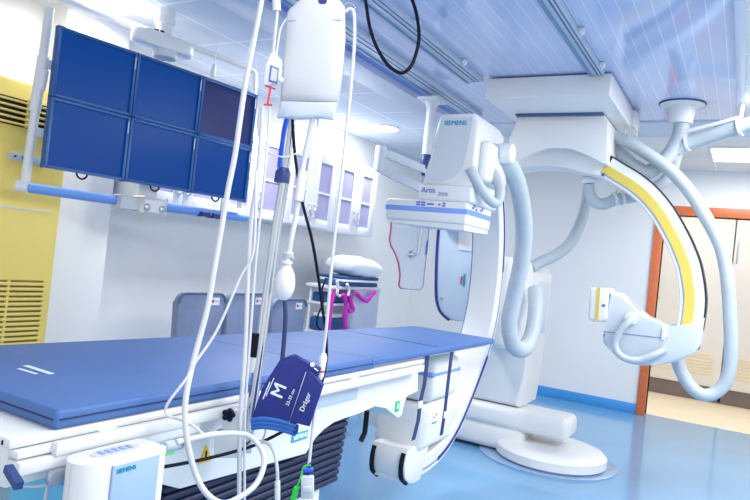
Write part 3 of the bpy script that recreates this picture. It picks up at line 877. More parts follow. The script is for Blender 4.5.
pouch([(287, 14), (289, 10), (299, 1), (303, -3), (337, -3), (341, 2), (345, 8), (345.5, 40), (343, 70), (339, 104), (308, 102.5), (280, 102.5), (282.5, 75), (285, 40)], .022, 'pouch', 'bag', t, DB)
pouch([(280.5, 101), (308, 102), (339, 102.5), (336, 112), (334, 120), (322, 118.5), (308, 119), (296, 119.5), (285, 118), (277, 118)], .014, 'fluid_pocket', 'bag_clear', t, DB)
b = MB(); b.tube([at(x, y, d=DB - .021) for x, y in ((287.5, 21), (300, 20), (320, 19.5), (343, 20))], .0012, 6); b.build('stitching', 'text_grey', t)
b = MB(); b.lathe([(.008, 0), (.012, .0), (.012, .004), (.008, .004)], at(322.5, .5, d=DB - .02), FW, 18); b.build('eyelet', 'dark_line', t)
b = MB(); b.tube(smooth_path([at(x, y, d=dd) for x, y, dd in ((313, 118, DB), (307, 145, 1.8), (301, 178, 1.8), (296, 215, 1.79), (291, 240, 1.78), (288.5, 255, 1.78))], 8), .0075, 10); b.build('inflation_tube', 'tube', t)
b = MB(); b.tube([at(303, 171, d=1.795), at(298.5, 201, d=1.79)], .013, 10); b.build('valve_body', 'white2', t)
# squeeze bulb
c0 = at(288.5, 252, d=1.78); ax = (at(283, 300, d=1.78) - c0).normalized()
L = (at(283, 300, d=1.78) - c0).length
b = MB(); b.lathe([(0, 0), (.014, .0), (.014, L * .06), (.009, L * .08), (.009, L * .18), (.015, L * .2), (.015, L * .24), (.010, L * .27), (.015, L * .33), (.024, L * .45), (.0285, L * .62), (.0275, L * .78), (.02, L * .92), (.009, L * 1.0), (0, L * 1.0)], c0, ax, 28)
b.build('squeeze_bulb', 'white2', t)
b = MB(); b.lathe([(0, 0), (.0155, 0), (.0155, .01), (0, .01)], c0 + ax * L * .03 , ax, 20); b.lathe([(0, -.008), (.006, -.008), (.006, .008), (0, .008)], c0 + ax * L * .14 + RT * .009, RT, 12); b.build('bulb_valve', 'hose', t)

# ================================================================== BLOOD PRESSURE CUFF
DC = 1.74
t = thing('blood_pressure_cuff', at(275, 425, d=DC), 'navy blood pressure cuff with white print hanging folded on the drip pole', 'blood pressure cuff')
b = MB(); b.prism([at(x, y, d=DC) for x, y in ((279, 361), (292, 355.5), (293, 357), (321, 369), (318, 377), (307, 391), (290, 423), (254, 421), (251, 420), (262, 388))], FW * .03, .005, 3, True); b.build('folded_panel', 'navy', t)
b = MB(); b.prism([at(x, y, d=DC - .006) for x, y in ((306.7, 371), (313, 373), (323.5, 386), (309.5, 427), (289, 422))], FW * .03, .005, 3, True); b.build('side_flap', 'navy', t)
b = MB()
for k, (o1, sh) in enumerate(((-1, 0), (3, 3), (7, 6))):
    c = [at(x, y + o1, d=DC + .002 + k * .001) for x, y in ((251.5, 421), (262, 419.5), (275, 421), (287, 424), (296, 427))]
    b.tube(smooth_path(c, 6), [.007] * (4 * 6 + 1), 8)
b.build('rolled_edge', 'navy_edge', t)
b = MB(); b.tube([at(296, 425, d=DC + .004), at(295, 433, d=DC + .004)], .008, 8); b.build('roll_end', 'navy', t)
td = (at(309, 386, d=DC) - at(299, 410, d=DC)).normalized()
tu = (td.cross(-FW) * -1).normalized()
if tu.dot(RT) > 0: tu = -tu
lettering('M', at(281.5, 399.5, d=DC - .0008), td, tu, .05, 'text_white', t, bold=.015)
lettering('23-33 cm', at(288.5, 406, d=DC - .0008), td, tu, .0125, 'text_white', t, bold=.01)
lettering('Dräger', at(303.5, 412, d=DC - .0075), td, tu, .0185, 'text_white', t, bold=.012)
b = MB(); b.tube([at(306, 372, d=DC - .001), at(289.5, 422, d=DC - .001)], .0012, 6); b.build('printed_line', 'text_white', t)
b = MB(); b.tube([at(274, 378, d=DC - .0005), at(266, 396, d=DC - .0005)], .0012, 6); b.tube([at(270, 382, d=DC - .0005), at(263, 399, d=DC - .0005)], .0016, 6); b.build('printed_line', 'text_white', t)
b = MB(); q = at(312.5, 364.5, d=DC - .001); b.lathe([(.004, 0), (.0065, 0), (.0065, .0015), (.004, .0015)], q, -FW, 16); b.tube([at(314, 368, d=DC - .001), at(318, 371, d=DC - .001)], .0018, 6); b.build('printed_mark', 'text_white', t)
b = MB(); b.tube(smooth_path([at(x, y, d=dd) for x, y, dd in ((284.5, 298, 1.78), (285.5, 315, 1.77), (284.5, 335, 1.765), (283, 352, 1.76), (282, 362, 1.755))], 8), .0062, 10); b.build('air_hose', 'strap', t)


# ================================================================== TUBES AND CABLES
def line(name, pts, r, m, lab, cat, grp=None, extra=None):
    t = None
    P = smooth_path([at(x, y, d=d) for x, y, d in pts], 8)
    b = MB(); b.tube(P, r, 10)
    if extra:
        t = thing(name, P[-1], lab, cat, grp)
        b.build('tubing', m, t)
        for f in extra: f(t)
    else:
        o = b.build(name, m, ang=70); tag(o, lab, cat, grp)
    return t


line('infusion_tube', [(264, -12, 1.75), (254, 40, 1.74), (246, 80, 1.73), (240, 120, 1.72), (235, 155, 1.71), (228, 190, 1.70), (222, 225, 1.69), (215, 265, 1.67), (207, 310, 1.65), (195, 355, 1.62), (187, 390, 1.58), (185, 415, 1.56), (188, 445, 1.55), (196, 475, 1.55), (207, 494, 1.55), (222, 503, 1.56),
     (238, 498, 1.58), (256, 484, 1.62), (264, 464, 1.66), (261, 449, 1.68), (251, 437, 1.69), (237, 433.5, 1.68), (213, 434.5, 1.62), (190, 439, 1.57), (176, 442.5, 1.53)], .0073, 'tube', 'thick white tube crossing the monitors and looping below the table rail', 'tube')
line('infusion_tube', [(256, 170, 1.72), (253.7, 249, 1.71), (240, 278, 1.7), (217, 330, 1.66), (195, 363, 1.61), (186, 379, 1.585), (170, 400, 1.56), (165.5, 410, 1.56), (169, 416, 1.56), (189, 423, 1.58), (203, 434, 1.6)], .0036, 'tube', 'thin white tube slanting down over the mattress to the rail', 'tube')
line('infusion_tube', [(263, 108, 1.75), (258, 172, 1.745), (250, 235, 1.74), (246, 333, 1.73), (243, 380, 1.72), (240, 428, 1.72), (239, 510, 1.72)], .0062, 'tube', 'straight white tube running down just left of the drip pole', 'tube')
line('infusion_tube', [(270, 108, 1.75), (264, 180, 1.745), (256, 260, 1.74), (250, 340, 1.73), (245, 420, 1.72), (244.5, 510, 1.72)], .0035, 'tube', 'thin white tube alongside the straight tube left of the pole', 'tube')
line('infusion_tube', [(260, 106, 1.76), (258, 128, 1.76), (262, 146, 1.77), (272, 154, 1.78), (285, 157, 1.79), (298, 153, 1.8)], .0022, 'tube', 'fine white tube sagging across the pole below the red clip', 'tube')
line('infusion_tube', [(318, 119, 1.8), (317, 130, 1.8), (313, 143, 1.8), (305, 154, 1.8), (300, 160, 1.8)], .0024, 'clear_tube', 'fine grey tube curving under the infusion bag', 'tube')


def t5(t):
    b = MB(); c0, c1 = at(324, 353, d=1.775), at(319, 380, d=1.765); b.tube([c0, c0.lerp(c1, .15), c0.lerp(c1, .85), c1], [.006, .011, .011, .007], 12); cn = b.build('connector', 'white2', t)
    b = MB(); b.tube([at(320.6, 370, d=1.766), at(320.3, 371.6, d=1.766)], .0116, 12); b.build('ring', 'red', cn)
    b = MB(); b.tube(smooth_path([at(343, 5, d=1.79), at(349, 3, d=1.79), at(355, 6, d=1.79), at(353, 10, d=1.79)], 5), .002, 6); b.build('hanging_ring', 'chrome', t)
    b = MB(); q = at(307.5, 487, d=1.73); b.obox(q, RT * .017, FW * .01, UP * .03, .004); b.obox(at(307, 489, d=1.715), RT * .012, FW * .004, UP * .008, .002); pl = b.build('plug_block', 'grey_panel', t)
    b = MB(); b.tube([at(309.5, 462, d=1.74), at(308.5, 476, d=1.735)], .004, 8); b.build('strain_relief', 'dark_line', t)
    b = MB(); b.obox(at(308, 470, d=1.735), RT * .014, FW * .006, UP * .005, .002); b.build('clip', 'royal', t)
    b = MB(); b.tube(smooth_path([at(311, 465, d=1.738), at(304, 467, d=1.735), at(301, 477, d=1.73), at(297, 487, d=1.73)], 5), .0028, 8); b.tube([at(297, 487, d=1.73), at(292.5, 502, d=1.73)], .008, 8); b.build('clamp_tail', 'green', t)


line('infusion_tube', [(345, 12, 1.79), (350, 9, 1.79), (354, 14, 1.79), (354.5, 40, 1.79), (352, 75, 1.79), (347, 125, 1.79), (340, 190, 1.785), (332, 262, 1.78), (327, 320, 1.775), (323, 354, 1.775), (319, 380, 1.765), (315, 410, 1.755), (311, 445, 1.745), (309, 464, 1.74)], .0045, 'tube', 'white tube hanging beside the infusion bag down to a green clip', 'tube', None, [t5])


def tr(t):
    b = MB(); b.prism([at(x, y, d=1.755) for x, y in ((270, 53), (275, 52), (281, 60), (281, 72), (277, 83), (264, 86), (263, 78), (266, 64))], FW * .02, .004, 2, True); bd = b.build('chamber', 'white2', t)
    b = MB(); b.prism([at(x, y, d=1.7545) for x, y in ((270.5, 65), (279, 68.5), (277.5, 84), (268.5, 81.5))], FW * -.001); lb = b.build('label_frame', 'text_blue', bd)
    b = MB(); b.prism([at(x, y, d=1.7525) for x, y in ((272, 67), (277.8, 69.8), (276.5, 82), (270.2, 80))], FW * -.001); b.build('label_face', 'grey_panel', lb)
    b = MB(); b.tube([at(265.5, 85.5, d=1.75), at(275.5, 89, d=1.75)], .0025, 6); b.tube([at(270.5, 88, d=1.75), at(267.5, 105, d=1.75)], .0028, 6); b.tube([at(264, 104.5, d=1.75), at(272, 105, d=1.75)], .0025, 6); b.build('clip', 'red', t)
    b = MB(); b.tube([at(276, -6, d=1.76), at(277, 11, d=1.76)], .011, 10); b.build('sleeve', 'white2', t)
    b = MB(); b.ellipsoid(at(280.5, 80, d=1.75), RT * .0085, UP * .0085, FW * .008); b.build('cap', 'white2', t)


line('pressure_transducer', [(277, -10, 1.76), (277, 14, 1.76), (275, 34, 1.76), (273, 54, 1.762)], .0042, 'tube', 'white pressure transducer with a red clip beside the infusion bag', 'transducer', None, [tr])
line('infusion_tube', [(287, 18, 1.78), (281, 28, 1.775), (278, 42, 1.77), (276, 56, 1.765)], .003, 'tube', 'short white tube from the transducer to the edge of the infusion bag', 'tube')
line('black_cable', [(292, 112, 1.83), (294.5, 150, 1.825), (298.5, 180, 1.83), (303, 205, 1.85), (312, 240, 1.87), (318, 275, 1.9), (322, 305, 1.92), (326, 335, 1.93), (326, 362, 1.92), (319, 392, 1.88), (308, 411, 1.85), (290, 427, 1.82), (262, 442, 1.79), (240, 450, 1.75), (205, 459, 1.66), (180, 464, 1.58), (163, 467, 1.52)], .0045, 'black', 'black cable running from the drip pole round under the table rail', 'cable')
line('blue_tube', [(287, 118, 1.88), (284, 132, 1.88), (281.5, 150, 1.88), (279.5, 168, 1.88)], .0075, 'royal', 'short bright blue tube behind the pole below the bag', 'tube')
line('white_cable', [(266, 424, 1.79), (265, 434, 1.79), (262, 441, 1.79)], .003, 'tube', 'short white cable end below the blood pressure cuff', 'cable')


def t12(t):
    b = MB(); b.tube([at(277.5, 481, d=1.74), at(277.5, 504, d=1.74)], .0075, 10); b.build('plug', 'white2', t)


line('white_cable', [(255, 441, 1.76), (267, 443, 1.76), (274, 452, 1.75), (277, 468, 1.74), (277.5, 482, 1.74)], .0048, 'tube', 'white cable arching in front of the bellows to a plug', 'cable', None, [t12])
line('white_cable', [(-6, 470, 1.5), (6, 480, 1.46), (25, 486, 1.44), (45, 485, 1.43), (58, 478, 1.44), (66, 470, 1.46)], .0035, 'tube', 'white cable drooping below the table end', 'cable')
line('white_cable', [(50, 470, 1.47), (48, 485, 1.46), (44, 506, 1.45)], .004, 'tube', 'white cable hanging straight down beside the control box', 'cable')
line('cable_loop', [(352, -80, 2.62), (360, -30, 2.6), (366, 4, 2.58), (370, 28, 2.57), (377, 48, 2.56), (388, 65, 2.55), (401, 73, 2.54), (411, 66, 2.54), (417, 50, 2.55), (419, 34, 2.56), (416, 12, 2.58), (410, -8, 2.6), (398, -60, 2.62)], .0072, 'black', 'black cable loop hanging from the ceiling rails', 'cable')

# ================================================================== FLOOR MOUNTED C-ARM (plane with the detector over the table)
AX = -1.5
t = thing('floor_c_arm', (-1.12, 4.9, 0), 'white floor mounted C-arm scanner around the head end of the table', 'C-arm scanner')
b = MB(); b.lathe([(0, 0), (.5, 0), (.5, .008), (.49, .012), (0, .012)], (-1.17, 4.94, 0), Z_, 64); b.build('floor_plate', 'disc', t)
b = MB(); b.lathe([(0, .012), (.37, .012), (.395, .03), (.395, .085), (.37, .108), (.27, .125), (0, .135)], (-1.13, 4.88, 0), Z_, 64); b.build('turntable', 'white', t)
b = MB(); b.box(-1.98, -1.3, 4.72, 5.2, .02, .22, .05, 3); b.build('pivot_base', 'white', t)
b = MB(); b.box(-2.0, -.985, 4.7, 5.04, .19, .352, .055, 5); b.build('base_arm', 'white', t)
b = MB(); b.prism([(x, 4.74, z) for x, z in ((-1.83, .36), (-1.365, .36), (-1.35, .6), (-1.34, 1.36), (-1.38, 1.4), (-1.79, 1.4), (-1.83, 1.36))], (0, .5, 0), .03, 3, True); col = b.build('column', 'white', t)
b = MB(); b.box(-1.342, -1.336, 4.86, 5.16, .9, 1.3, .002); b.build('side_panel', 'grey_panel', col)
b = MB(); b.box(-1.66, -1.34, 4.25, 4.8, .82, 1.45, .06, 4); b.build('arc_carrier', 'white2', t)
# the C itself
cp = [(3.0, .268), (3.2, .25), (3.43, .275), (3.64, .37), (3.82, .53), (4.0, .735), (4.1, .89), (4.16, 1.07), (4.175, 1.3), (4.135, 1.56), (4.04, 1.79), (3.9, 1.98), (3.72, 2.1), (3.45, 2.14)]
P = smooth_path([(AX, y, z) for y, z in cp], 6)


def frames(P, axis, flip=1):
    out = []
    for i in range(len(P)):
        T = (P[min(i + 1, len(P) - 1)] - P[max(i - 1, 0)]).normalized()
        out.append((T.cross(axis).normalized() * flip, axis))
    return out


fr = frames(P, X_)
ctr = Vector((AX, 3.3, 1.15))
if (fr[len(P) // 2][0]).dot(P[len(P) // 2] - ctr) < 0: fr = [(-n, a) for n, a in fr]
hw = .1
sec = [(-.07, -hw + .01), (-.07, hw - .01), (-.058, hw), (.025, hw), (.04, hw - .015), (.04, -hw + .015), (.025, -hw), (-.058, -hw)]
b = MB(); b.sweep(P, fr, sec); arc = b.build('c_arc', 'white', t)
b = MB(); b.tube([p - n * .064 - a * (hw - .006) for p, (n, a) in zip(P, fr)], .0065, 8); b.build('edge_gasket', 'line_grey', arc)
b = MB(); b.tube([p + a * hw for p, (n, a) in zip(P, fr)], .005, 8); b.build('edge_gasket', 'line_grey', arc)
b = MB(); k0 = [i for i, p in enumerate(P) if .26 < p.z < .8 and p.y > 3.3]
b.tube([P[i] + X_ * (hw - .003) for i in k0], .012, 8); b.build('cable_slot', 'dark_line', arc, label='dark blue slot')
k1 = [i for i, p in enumerate(P) if 1.3 < p.z < 1.9]
b = MB(); b.tube([P[i] + X_ * (hw - .002) for i in k1], .009, 8); b.build('cable_slot', 'dark_line', arc, label='dark blue slot')
# rounded end under the tube
for s in (-1, 1):
    b = MB(); e = P[0]
    b.tube(smooth_path([(AX + s * .085, 2.98, .38), (AX + s * .085, 2.966, .34), (AX + s * .085, 2.966, .3), (AX + s * .085, 2.982, .255), (AX + s * .085, 3.04, .214)], 6), .013, 8); b.build('end_gasket', 'black', arc)
b = MB(); b.prism([(AX - hw - .006, y, z) for y, z in ((2.99, .4), (2.97, .36), (2.97, .3), (2.985, .255), (3.04, .215), (3.1, .2), (3.18, .2), (3.26, .4))], (2 * hw + .012, 0, 0), .012, 2, True); b.build('arc_end', 'white2', arc)
# tube housing below the table
b = MB(); b.box(-1.655, -1.375, 3.08, 3.5, .37, .612, .03, 3); th = b.build('tube_housing', 'white2', t)
b = MB(); b.tube([(-1.64, 3.2, .5), (-1.75, 3.2, .5)], .085, 20); b.build('side_cap', 'white2', th)
b = MB(); b.box(-1.64, -1.36, 3.11, 3.5, .618, .85, .045, 4); ch = b.build('collimator_housing', 'white', t)
b = MB(); b.box(-1.643, -1.357, 3.107, 3.503, .755, .785, .03, 3); b.build('blue_band', 'blue_band', ch)
b = MB(); b.box(-1.57, -1.43, 3.18, 3.36, .845, .86, .01); b.build('exit_window', 'grey_panel', ch)
b = MB(); b.box(-1.6, -1.57, 3.14, 3.17, .845, .858, .004); b.build('marker', 'warn', ch)
b = MB(); b.box(-1.374, -1.371, 3.2, 3.26, .5, .507); b.build('printed_mark', 'text_teal', th)
b = MB(); b.box(-1.374, -1.3705, 3.215, 3.222, .53, .538); b.box(-1.374, -1.3705, 3.245, 3.252, .54, .548); b.build('printed_mark', 'pink', th)
# detector above the table
dX0, dX1, dY0, dY1 = -1.738, -1.262, 3.1, 3.47
b = MB(); b.prism([(dX0 + .012, dY0 + .01, 1.553), (dX1 - .01, dY0 + .01, 1.536), (dX1 - .01, dY1 - .01, 1.545), (dX0 + .012, dY1 - .01, 1.553)], (0, 0, .05)); b.box(dX0, dX1, dY0, dY1, 1.565, 1.682, .014, 3)
det = b.build('detector_housing', 'white', t)
b = MB(); b.box(dX0 - .002, dX1 + .002, dY0 - .002, dY1 + .002, 1.618, 1.647, .004, 2); b.build('blue_band', 'blue_band', det)
for x0, x1, z0 in ((-1.555, -1.53, 1.664), (-1.525, -1.5, 1.664), (-1.555, -1.53, 1.651), (-1.525, -1.5, 1.651), (-1.49, -1.45, 1.657), (-1.425, -1.412, 1.657), (-1.40, -1.385, 1.651), (-1.40, -1.385, 1.664)):
    b = MB(); b.box(x0, x1, dY0 - .003, dY0 + .001, z0, z0 + .009, .001); b.build('button', 'text_blue', det)
for y, z in ((3.17, 1.66), (3.19, 1.672), (3.22, 1.655), (3.29, 1.66), (3.31, 1.668)):
    b = MB(); b.box(dX1 - .001, dX1 + .003, y, y + .014, z - .006, z + .006, .001); b.build('button', 'text_blue', det)
b = MB(); b.box(-1.55, -1.245, 3.1, 3.5, 1.68, 1.765, .015, 3); nk = b.build('detector_neck', 'white2', t)
lettering('Artis', (-1.53, 3.0985, 1.722), X_, Z_, .04, 'text_blue', nk, bold=.005)
lettering('zee', (-1.432, 3.0985, 1.708), X_, Z_, .04, 'text_grey', nk, bold=.005)
tw = [(-1.535, 1.76), (-1.25, 1.76), (-1.25, 2.1), (-1.28, 2.145), (-1.455, 2.145), (-1.475, 2.12), (-1.487, 2.0), (-1.50, 1.9), (-1.522, 1.82)]
b = MB(); b.prism([(x, 3.1, z) for x, z in tw], (0, .42, 0), .02, 3, True); lt = b.build('lift_tower', 'white', t)
fp = [(-1.515, 1.79), (-1.42, 1.785), (-1.35, 1.81), (-1.31, 1.86), (-1.293, 1.95), (-1.283, 2.12), (-1.455, 2.12), (-1.47, 2.0), (-1.485, 1.9)]
b = MB(); b.prism([(x, 3.097, z) for x, z in fp], (0, .006, 0)); pf = b.build('front_panel', 'grey_panel', lt)
lettering('SIEMENS', (-1.44, 3.0965, 2.08), X_, Z_, .0345, 'text_teal', pf, bold=.03)
b = MB(); b.box(-1.26, -1.2, 3.16, 3.5, 1.8, 2.02, .03, 3); b.lathe([(0, 0), (.055, 0), (.055, .06), (.05, .07), (0, .07)], (-1.21, 3.36, 1.985), X_, 20); b.build('hose_socket', 'white2', lt)
# hoses of this C-arm
b = MB(); b.hose([at(x, y, d=d) for x, y, d in ((491, 152, 3.5), (503, 158, 3.55), (514, 175, 3.65), (521, 200, 3.75), (524, 232, 3.85), (521, 264, 3.92), (514, 296, 3.98), (509, 325, 4.02), (514, 346, 4.08), (524, 349, 4.2), (532, 334, 4.32), (535.5, 310, 4.42), (535, 290, 4.55))], .052); b.build('cable_hose', 'hose', t, label='fat corrugated pale hose')
b = MB(); b.hose([at(x, y, d=d) for x, y, d in ((470, 168, 3.33), (477, 182, 3.33), (487, 197, 3.36), (496, 203, 3.4), (500, 192, 3.42), (496, 178, 3.45), (489, 168, 3.47))], .028, .012); b.build('cable_hose', 'hose', t, label='small looped hose')
b = MB(); b.hose([at(x, y, d=d) for x, y, d in ((531, 268, 4.75), (541, 262, 4.8), (556, 255, 4.85), (570, 243, 4.9), (580, 224, 4.95), (586, 204, 4.97), (589, 182, 4.98))], .043); b.build('cable_hose', 'hose', t, label='hose curving up to the ceiling bracket')

# ================================================================== CEILING C-ARM (plane with the yellow stripe)
BY = 4.5
t = thing('ceiling_c_arm', (-1.2, 4.6, CZ), 'white ceiling mounted C-arm with a yellow striped arc', 'C-arm scanner')
b = MB(); b.box(-1.57, -.79, 3.965, 5.15, 2.455, CZ - .01, .01, 3); cg = b.build('carriage', 'white', t)
b = MB(); b.box(-1.49, -.9, 4.36, 4.9, 2.44, 2.458, .002); b.build('swivel_plate', 'rail_dark', cg)
b = MB(); b.box(-.792, -.77, 4.8, 5.0, 2.46, 2.58, .006); b.build('end_bracket', 'white2', cg)
hp_ = [at(x, y, Y=4.4) for x, y in ((520, 113.7), (603.7, 113.7), (608, 121), (607, 164), (602, 164), (595, 158.5), (583, 152), (571, 148.5), (560, 147), (548, 148), (536, 151), (526, 156), (516, 163), (508, 158), (508, 146), (511, 133))]
b = MB(); b.prism(hp_, (0, .42, 0), .008, 2, True); b.build('arc_housing', 'white', t)
outer = [(602, 152), (613, 157), (624.7, 164), (642, 174.5), (658, 188), (673, 206), (686, 228), (695, 247), (701.7, 266.5), (706, 294.5), (705, 315), (702, 333), (698, 350)]
PO = smooth_path([at(x, y, Y=BY) for x, y in outer], 5)
PO = [Vector((p.x, BY, p.z)) for p in PO][4:]
left = [(-.93, 2.17), (-1.02, 2.225), (-1.2, 2.26), (-1.42, 2.25), (-1.65, 2.2), (-1.85, 2.08), (-2.0, 1.88), (-2.06, 1.65)]
PL = smooth_path([(x, BY, z) for x, z in left], 5)
PA = PL[:4:-1] + PO
frB = frames(PA, Y_)
frO = frames(PO, Y_)
cB = Vector((-1.1, BY, 1.45))
if frB[-10][0].dot(PA[-10] - cB) > 0: frB = [(-n, a) for n, a in frB]
if frO[-10][0].dot(PO[-10] - cB) > 0: frO = [(-n, a) for n, a in frO]
w = .15
b = MB(); b.sweep(PA, frB, [(0, .01), (.006, 0), (w - .008, 0), (w, .012), (w, .19), (w - .01, .2), (.01, .2), (0, .19)]); ab = b.build('c_arc', 'white', t)
b = MB(); b.sweep(PO, frO, [(.062, -.004), (.12, -.004), (.12, .003), (.062, .003)]); b.build('yellow_stripe', 'yellow', ab)
b = MB(); b.sweep(PO, frO, [(-.003, -.003), (.006, -.003), (.006, .15), (-.003, .15)]); b.build('edge_gasket', 'dark_slot', ab)
b = MB(); b.sweep(PO, frO, [(.124, -.003), (.129, -.003), (.129, .003), (.124, .003)]); b.build('inner_line', 'line_grey', ab)
# tube assembly
body = [(608, 291), (618, 293), (622, 298), (631, 310), (645, 318), (666, 326.5), (674, 329), (690, 324), (704, 318), (700, 345), (695, 354), (672, 363), (655, 365.5), (643, 366), (629, 364), (617, 357), (610, 351), (603, 343), (602, 336), (608, 326)]
b = MB(); b.prism([at(x, y, Y=BY - .11) for x, y in body], (0, .32, 0), .02, 3, True); ta = b.build('tube_assembly', 'grey_panel', t)
b = MB(); b.prism([at(x, y, Y=BY - .12) for x, y in ((590, 287.5), (607, 288), (609, 291), (608, 318), (605, 321.5), (600, 322.5), (592, 321.5), (587.5, 318.5))], (0, .27, 0), .022, 4, True); cl = b.build('collimator', 'white2', t)
b = MB(); b.prism([at(x, y, Y=BY - .124) for x, y in ((597, 287.6), (600.5, 287.8), (598, 322), (594.5, 321))], (0, .004, 0)); b.build('yellow_stripe', 'yellow', cl)
b = MB(); b.prism([at(x, y, Y=BY - .123) for x, y in ((602, 304), (605.5, 304.5), (605, 307), (601.5, 306.5))], (0, .004, 0)); b.build('label', 'text_blue', cl)
b = MB(); q = at(632, 318, Y=BY - .12); b.lathe([(0, 0), (.04, 0), (.04, .03), (0, .03)], q, -Y_, 20); b.build('hose_socket', 'white2', ta)
b = MB(); b.hose([at(x, y, Y=BY - yy) for x, y, yy in ((632, 318, .13), (628, 322, .17), (620, 331, .18), (615, 343, .18), (618, 353, .18), (627, 359, .18), (640, 360, .17), (654, 355, .16), (665, 350, .13))], .022, .012); b.build('cable_hose', 'hose', ta)
b = MB(); b.prism([at(x, y, Y=BY - .113) for x, y in ((603, 331), (630, 334), (667, 338), (667, 339), (630, 335), (603, 332))], (0, .004, 0)); b.build('seam', 'line_grey', ta)
b = MB(); b.box(at(666, 330, Y=BY).x - .012, at(666, 330, Y=BY).x + .012, BY - .125, BY - .09, at(666, 339, Y=BY).z, at(666, 327, Y=BY).z, .004); b.build('latch', 'white2', ta)
b = MB(); b.hose([at(x, y, d=d) for x, y, d in ((606, 133, 4.55), (618, 138, 4.5), (632, 144, 4.42), (658, 161, 4.36), (676, 176, 4.32), (692, 195, 4.3), (705, 216, 4.28), (715, 234, 4.27), (722.5, 252, 4.26), (727.5, 280, 4.25), (730, 315, 4.25), (731, 350, 4.25), (727.5, 377, 4.26), (717.5, 391, 4.28), (704, 395, 4.3), (691, 387, 4.34), (682, 373, 4.38), (676, 357, 4.4))], .043); b.build('cable_hose', 'hose', t, label='long corrugated hose hanging from carriage to tube')
# detector seen behind the first C-arm
J = [(441, 200), (437.5, 240), (436, 270), (436, 296), (438.5, 308), (443, 315), (449, 320), (472, 322.5), (482, 322), (486, 200)]
b = MB(); b.prism([at(x, y, Y=4.62) for x, y in J], (0, .3, 0), .01, 2, True); dt = b.build('detector', 'b_detector', t)
b = MB(); b.tube(smooth_path([at(x, y, Y=4.615) for x, y in J[:7]], 5), .011, 8); b.build('edge_gasket', 'dark_line', dt)
b = MB(); b.prism([at(x, y, Y=4.61) for x, y in ((459, 225), (480, 226), (480, 252), (458, 250))], (0, .02, 0), .003); b.build('white_panel', 'white2', dt)
b = MB(); b.prism([at(x, y, Y=4.612) for x, y in ((463.5, 274), (465, 274), (463.8, 286), (462.3, 286))], (0, .01, 0)); b.build('printed_mark', 'text_teal', dt)
b = MB(); b.prism([at(x, y, Y=4.612) for x, y in ((461, 276), (462, 276), (460.8, 284), (459.8, 284))], (0, .01, 0)); b.build('printed_mark', 'pink', dt)
b = MB(); b.lathe([(0, 0), (.008, 0), (.008, .006), (0, .006)], at(441.5, 298.5, Y=4.618), -Y_, 12); b.build('indicator', 'green_label', dt)

# ================================================================== CEILING HOSE BUNDLE
fl = at(682.5, 104, Z=CZ)
t = thing('ceiling_hose_run', fl, 'pale blue hoses dropping from the round flange in the strip ceiling', 'hose')
b = MB(); b.lathe([(0, -.001), (.14, -.001), (.14, -.01), (.11, -.018), (.088, -.026), (.076, -.12), (.072, -.135), (0, -.135)], fl, Z_, 36); b.build('flange', 'white', t)
b = MB(); b.lathe([(.136, 0), (.148, 0), (.148, -.007), (.136, -.007)], fl - Z_ * .001, Z_, 36); b.build('flange_rim', 'handle_navy', t)
dF = (fl - EYE).dot(FW)
b = MB(); b.hose([at(x, y, d=dF + e) for x, y, e in ((682, 116, 0), (681, 130, 0), (677, 142, .02), (669, 155, .04), (658, 166, .06), (646, 172, .1), (634, 166, .14), (622, 155, .18), (613, 148, .22))], .052); b.build('cable_hose', 'hose', t)
b = MB(); b.hose([at(x, y, d=dF + e) for x, y, e in ((680, 138, .02), (676, 156, .06), (671, 172, .1), (661, 184, .12), (643, 194, .14), (628, 198, .15), (616, 199, .16), (606, 203.5, .17), (597, 203, .18), (591, 196, .19), (589, 184, .19))], .04); b.build('cable_hose', 'hose', t)
b = MB()
for x, y, e in ((614.5, 199, .16), (622, 198.5, .155)):
    c0 = at(x - 1.2, y + .2, d=dF + e); c1 = at(x + 1.2, y - .2, d=dF + e); b.tube([c0, c1], .05, 18)
b.build('joint_ring', 'white', t)
b = MB(); b.lathe([(.05, -.02), (.058, 0), (.05, .02), (.02, .03), (0, .03)], at(589, 180.5, d=dF + .19), UP, 20); b.build('end_collar', 'white', t)
b = MB()
for x, y in ((589, 178), (616, 197)):
    p = at(x, y, d=dF + .18); b.tube([p, Vector((p.x + .02, p.y, CZ - .012))], .004, 6)
b.build('hanger_wire', 'steel', t)
b = MB(); b.hose([at(x, y, d=dF + e) for x, y, e in ((676, 150, .03), (684, 144.5, 0), (700, 139, -.05), (725, 131, -.15), (748, 125, -.25), (785, 116, -.4))], .048); b.build('cable_hose', 'hose', t)
for x, y, e in ((687, 142.5, -.01), (740, 127, -.22)):
    b = MB(); q = at(x, y, d=dF + e); tg = (at(x + 10, y - 2.6, d=dF + e - .04) - q).normalized()
    b.lathe([(.05, -.008), (.06, -.008), (.06, .008), (.05, .008)], q, tg, 24); b.build('clamp_ring', 'white', t)
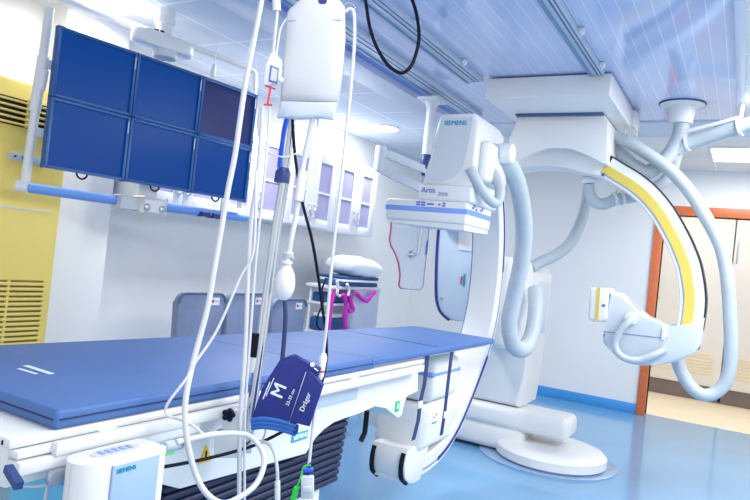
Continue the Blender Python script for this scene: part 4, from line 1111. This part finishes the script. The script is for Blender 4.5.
b = MB(); b.tube([at(680, 133, d=dF - .02), at(741, 117, d=dF - .24)], .012, 8); b.tube([at(741, 117, d=dF - .24), Vector((at(741, 117, d=dF - .24).x, at(741, 117, d=dF - .24).y, CZ - .0))], .012, 8); b.build('support_rod', 'white', t)

# ================================================================== LIGHT
def area(name, loc, sx, sy, power, col, rot=(0, 0, 0), spread=180):
    l = bpy.data.lights.new(name, 'AREA'); l.shape = 'RECTANGLE'; l.size = sx; l.size_y = sy; l.energy = power; l.color = col; l.spread = math.radians(spread)
    o = bpy.data.objects.new(name, l); COL.objects.link(o); o.location = loc; o.rotation_euler = rot
    return o


COOL = (1.0, .985, .955)
area('lamp_left_front', (-3.2, 2.31, CZ - .03), .28, .28, 6, COOL)
area('lamp_left_back', (-3.13, 5.37, CZ - .03), .28, .28, 15, COOL)
area('lamp_door', (-.06, 6.5, CZ - .03), .55, .55, 14, (1, .97, .92))
area('fill_room_a', (-.3, 1.2, CZ - .03), 1.2, 1.2, 18, COOL)  # added fill light above the near end of the room, no fixture
area('fill_room_b', (.5, 4.2, CZ - .03), 1.2, 1.2, 40, COOL)  # added fill to brighten the interior; no lamp is modelled here
area('fill_room_c', (1.1, 2.4, CZ - .03), 1.2, 1.2, 50, COOL)  # unseen fill on the right side, added to lift the left wall
area('fill_room_d', (-2.75, 3.6, CZ - .03), .3, .3, 22, COOL)  # added fill near the wall cabinets for the left wall, no fixture
area('lamp_corridor', (-.2, 8.3, CZ - .03), 1.6, .6, 15, (1, .96, .9))
w = bpy.data.worlds.new('world'); SC.world = w; w.use_nodes = True
w.node_tree.nodes['Background'].inputs[0].default_value = (1.0, .985, .955, 1)
w.node_tree.nodes['Background'].inputs[1].default_value = .8

SC.view_settings.view_transform = 'Standard'
SC.view_settings.look = 'None'
SC.view_settings.gamma = 1
SC.view_settings.use_curve_mapping = False
SC.view_settings.exposure = .54
SC.cycles.use_denoising = True
SC.cycles.max_bounces = 8
SC.cycles.sample_clamp_indirect = 6
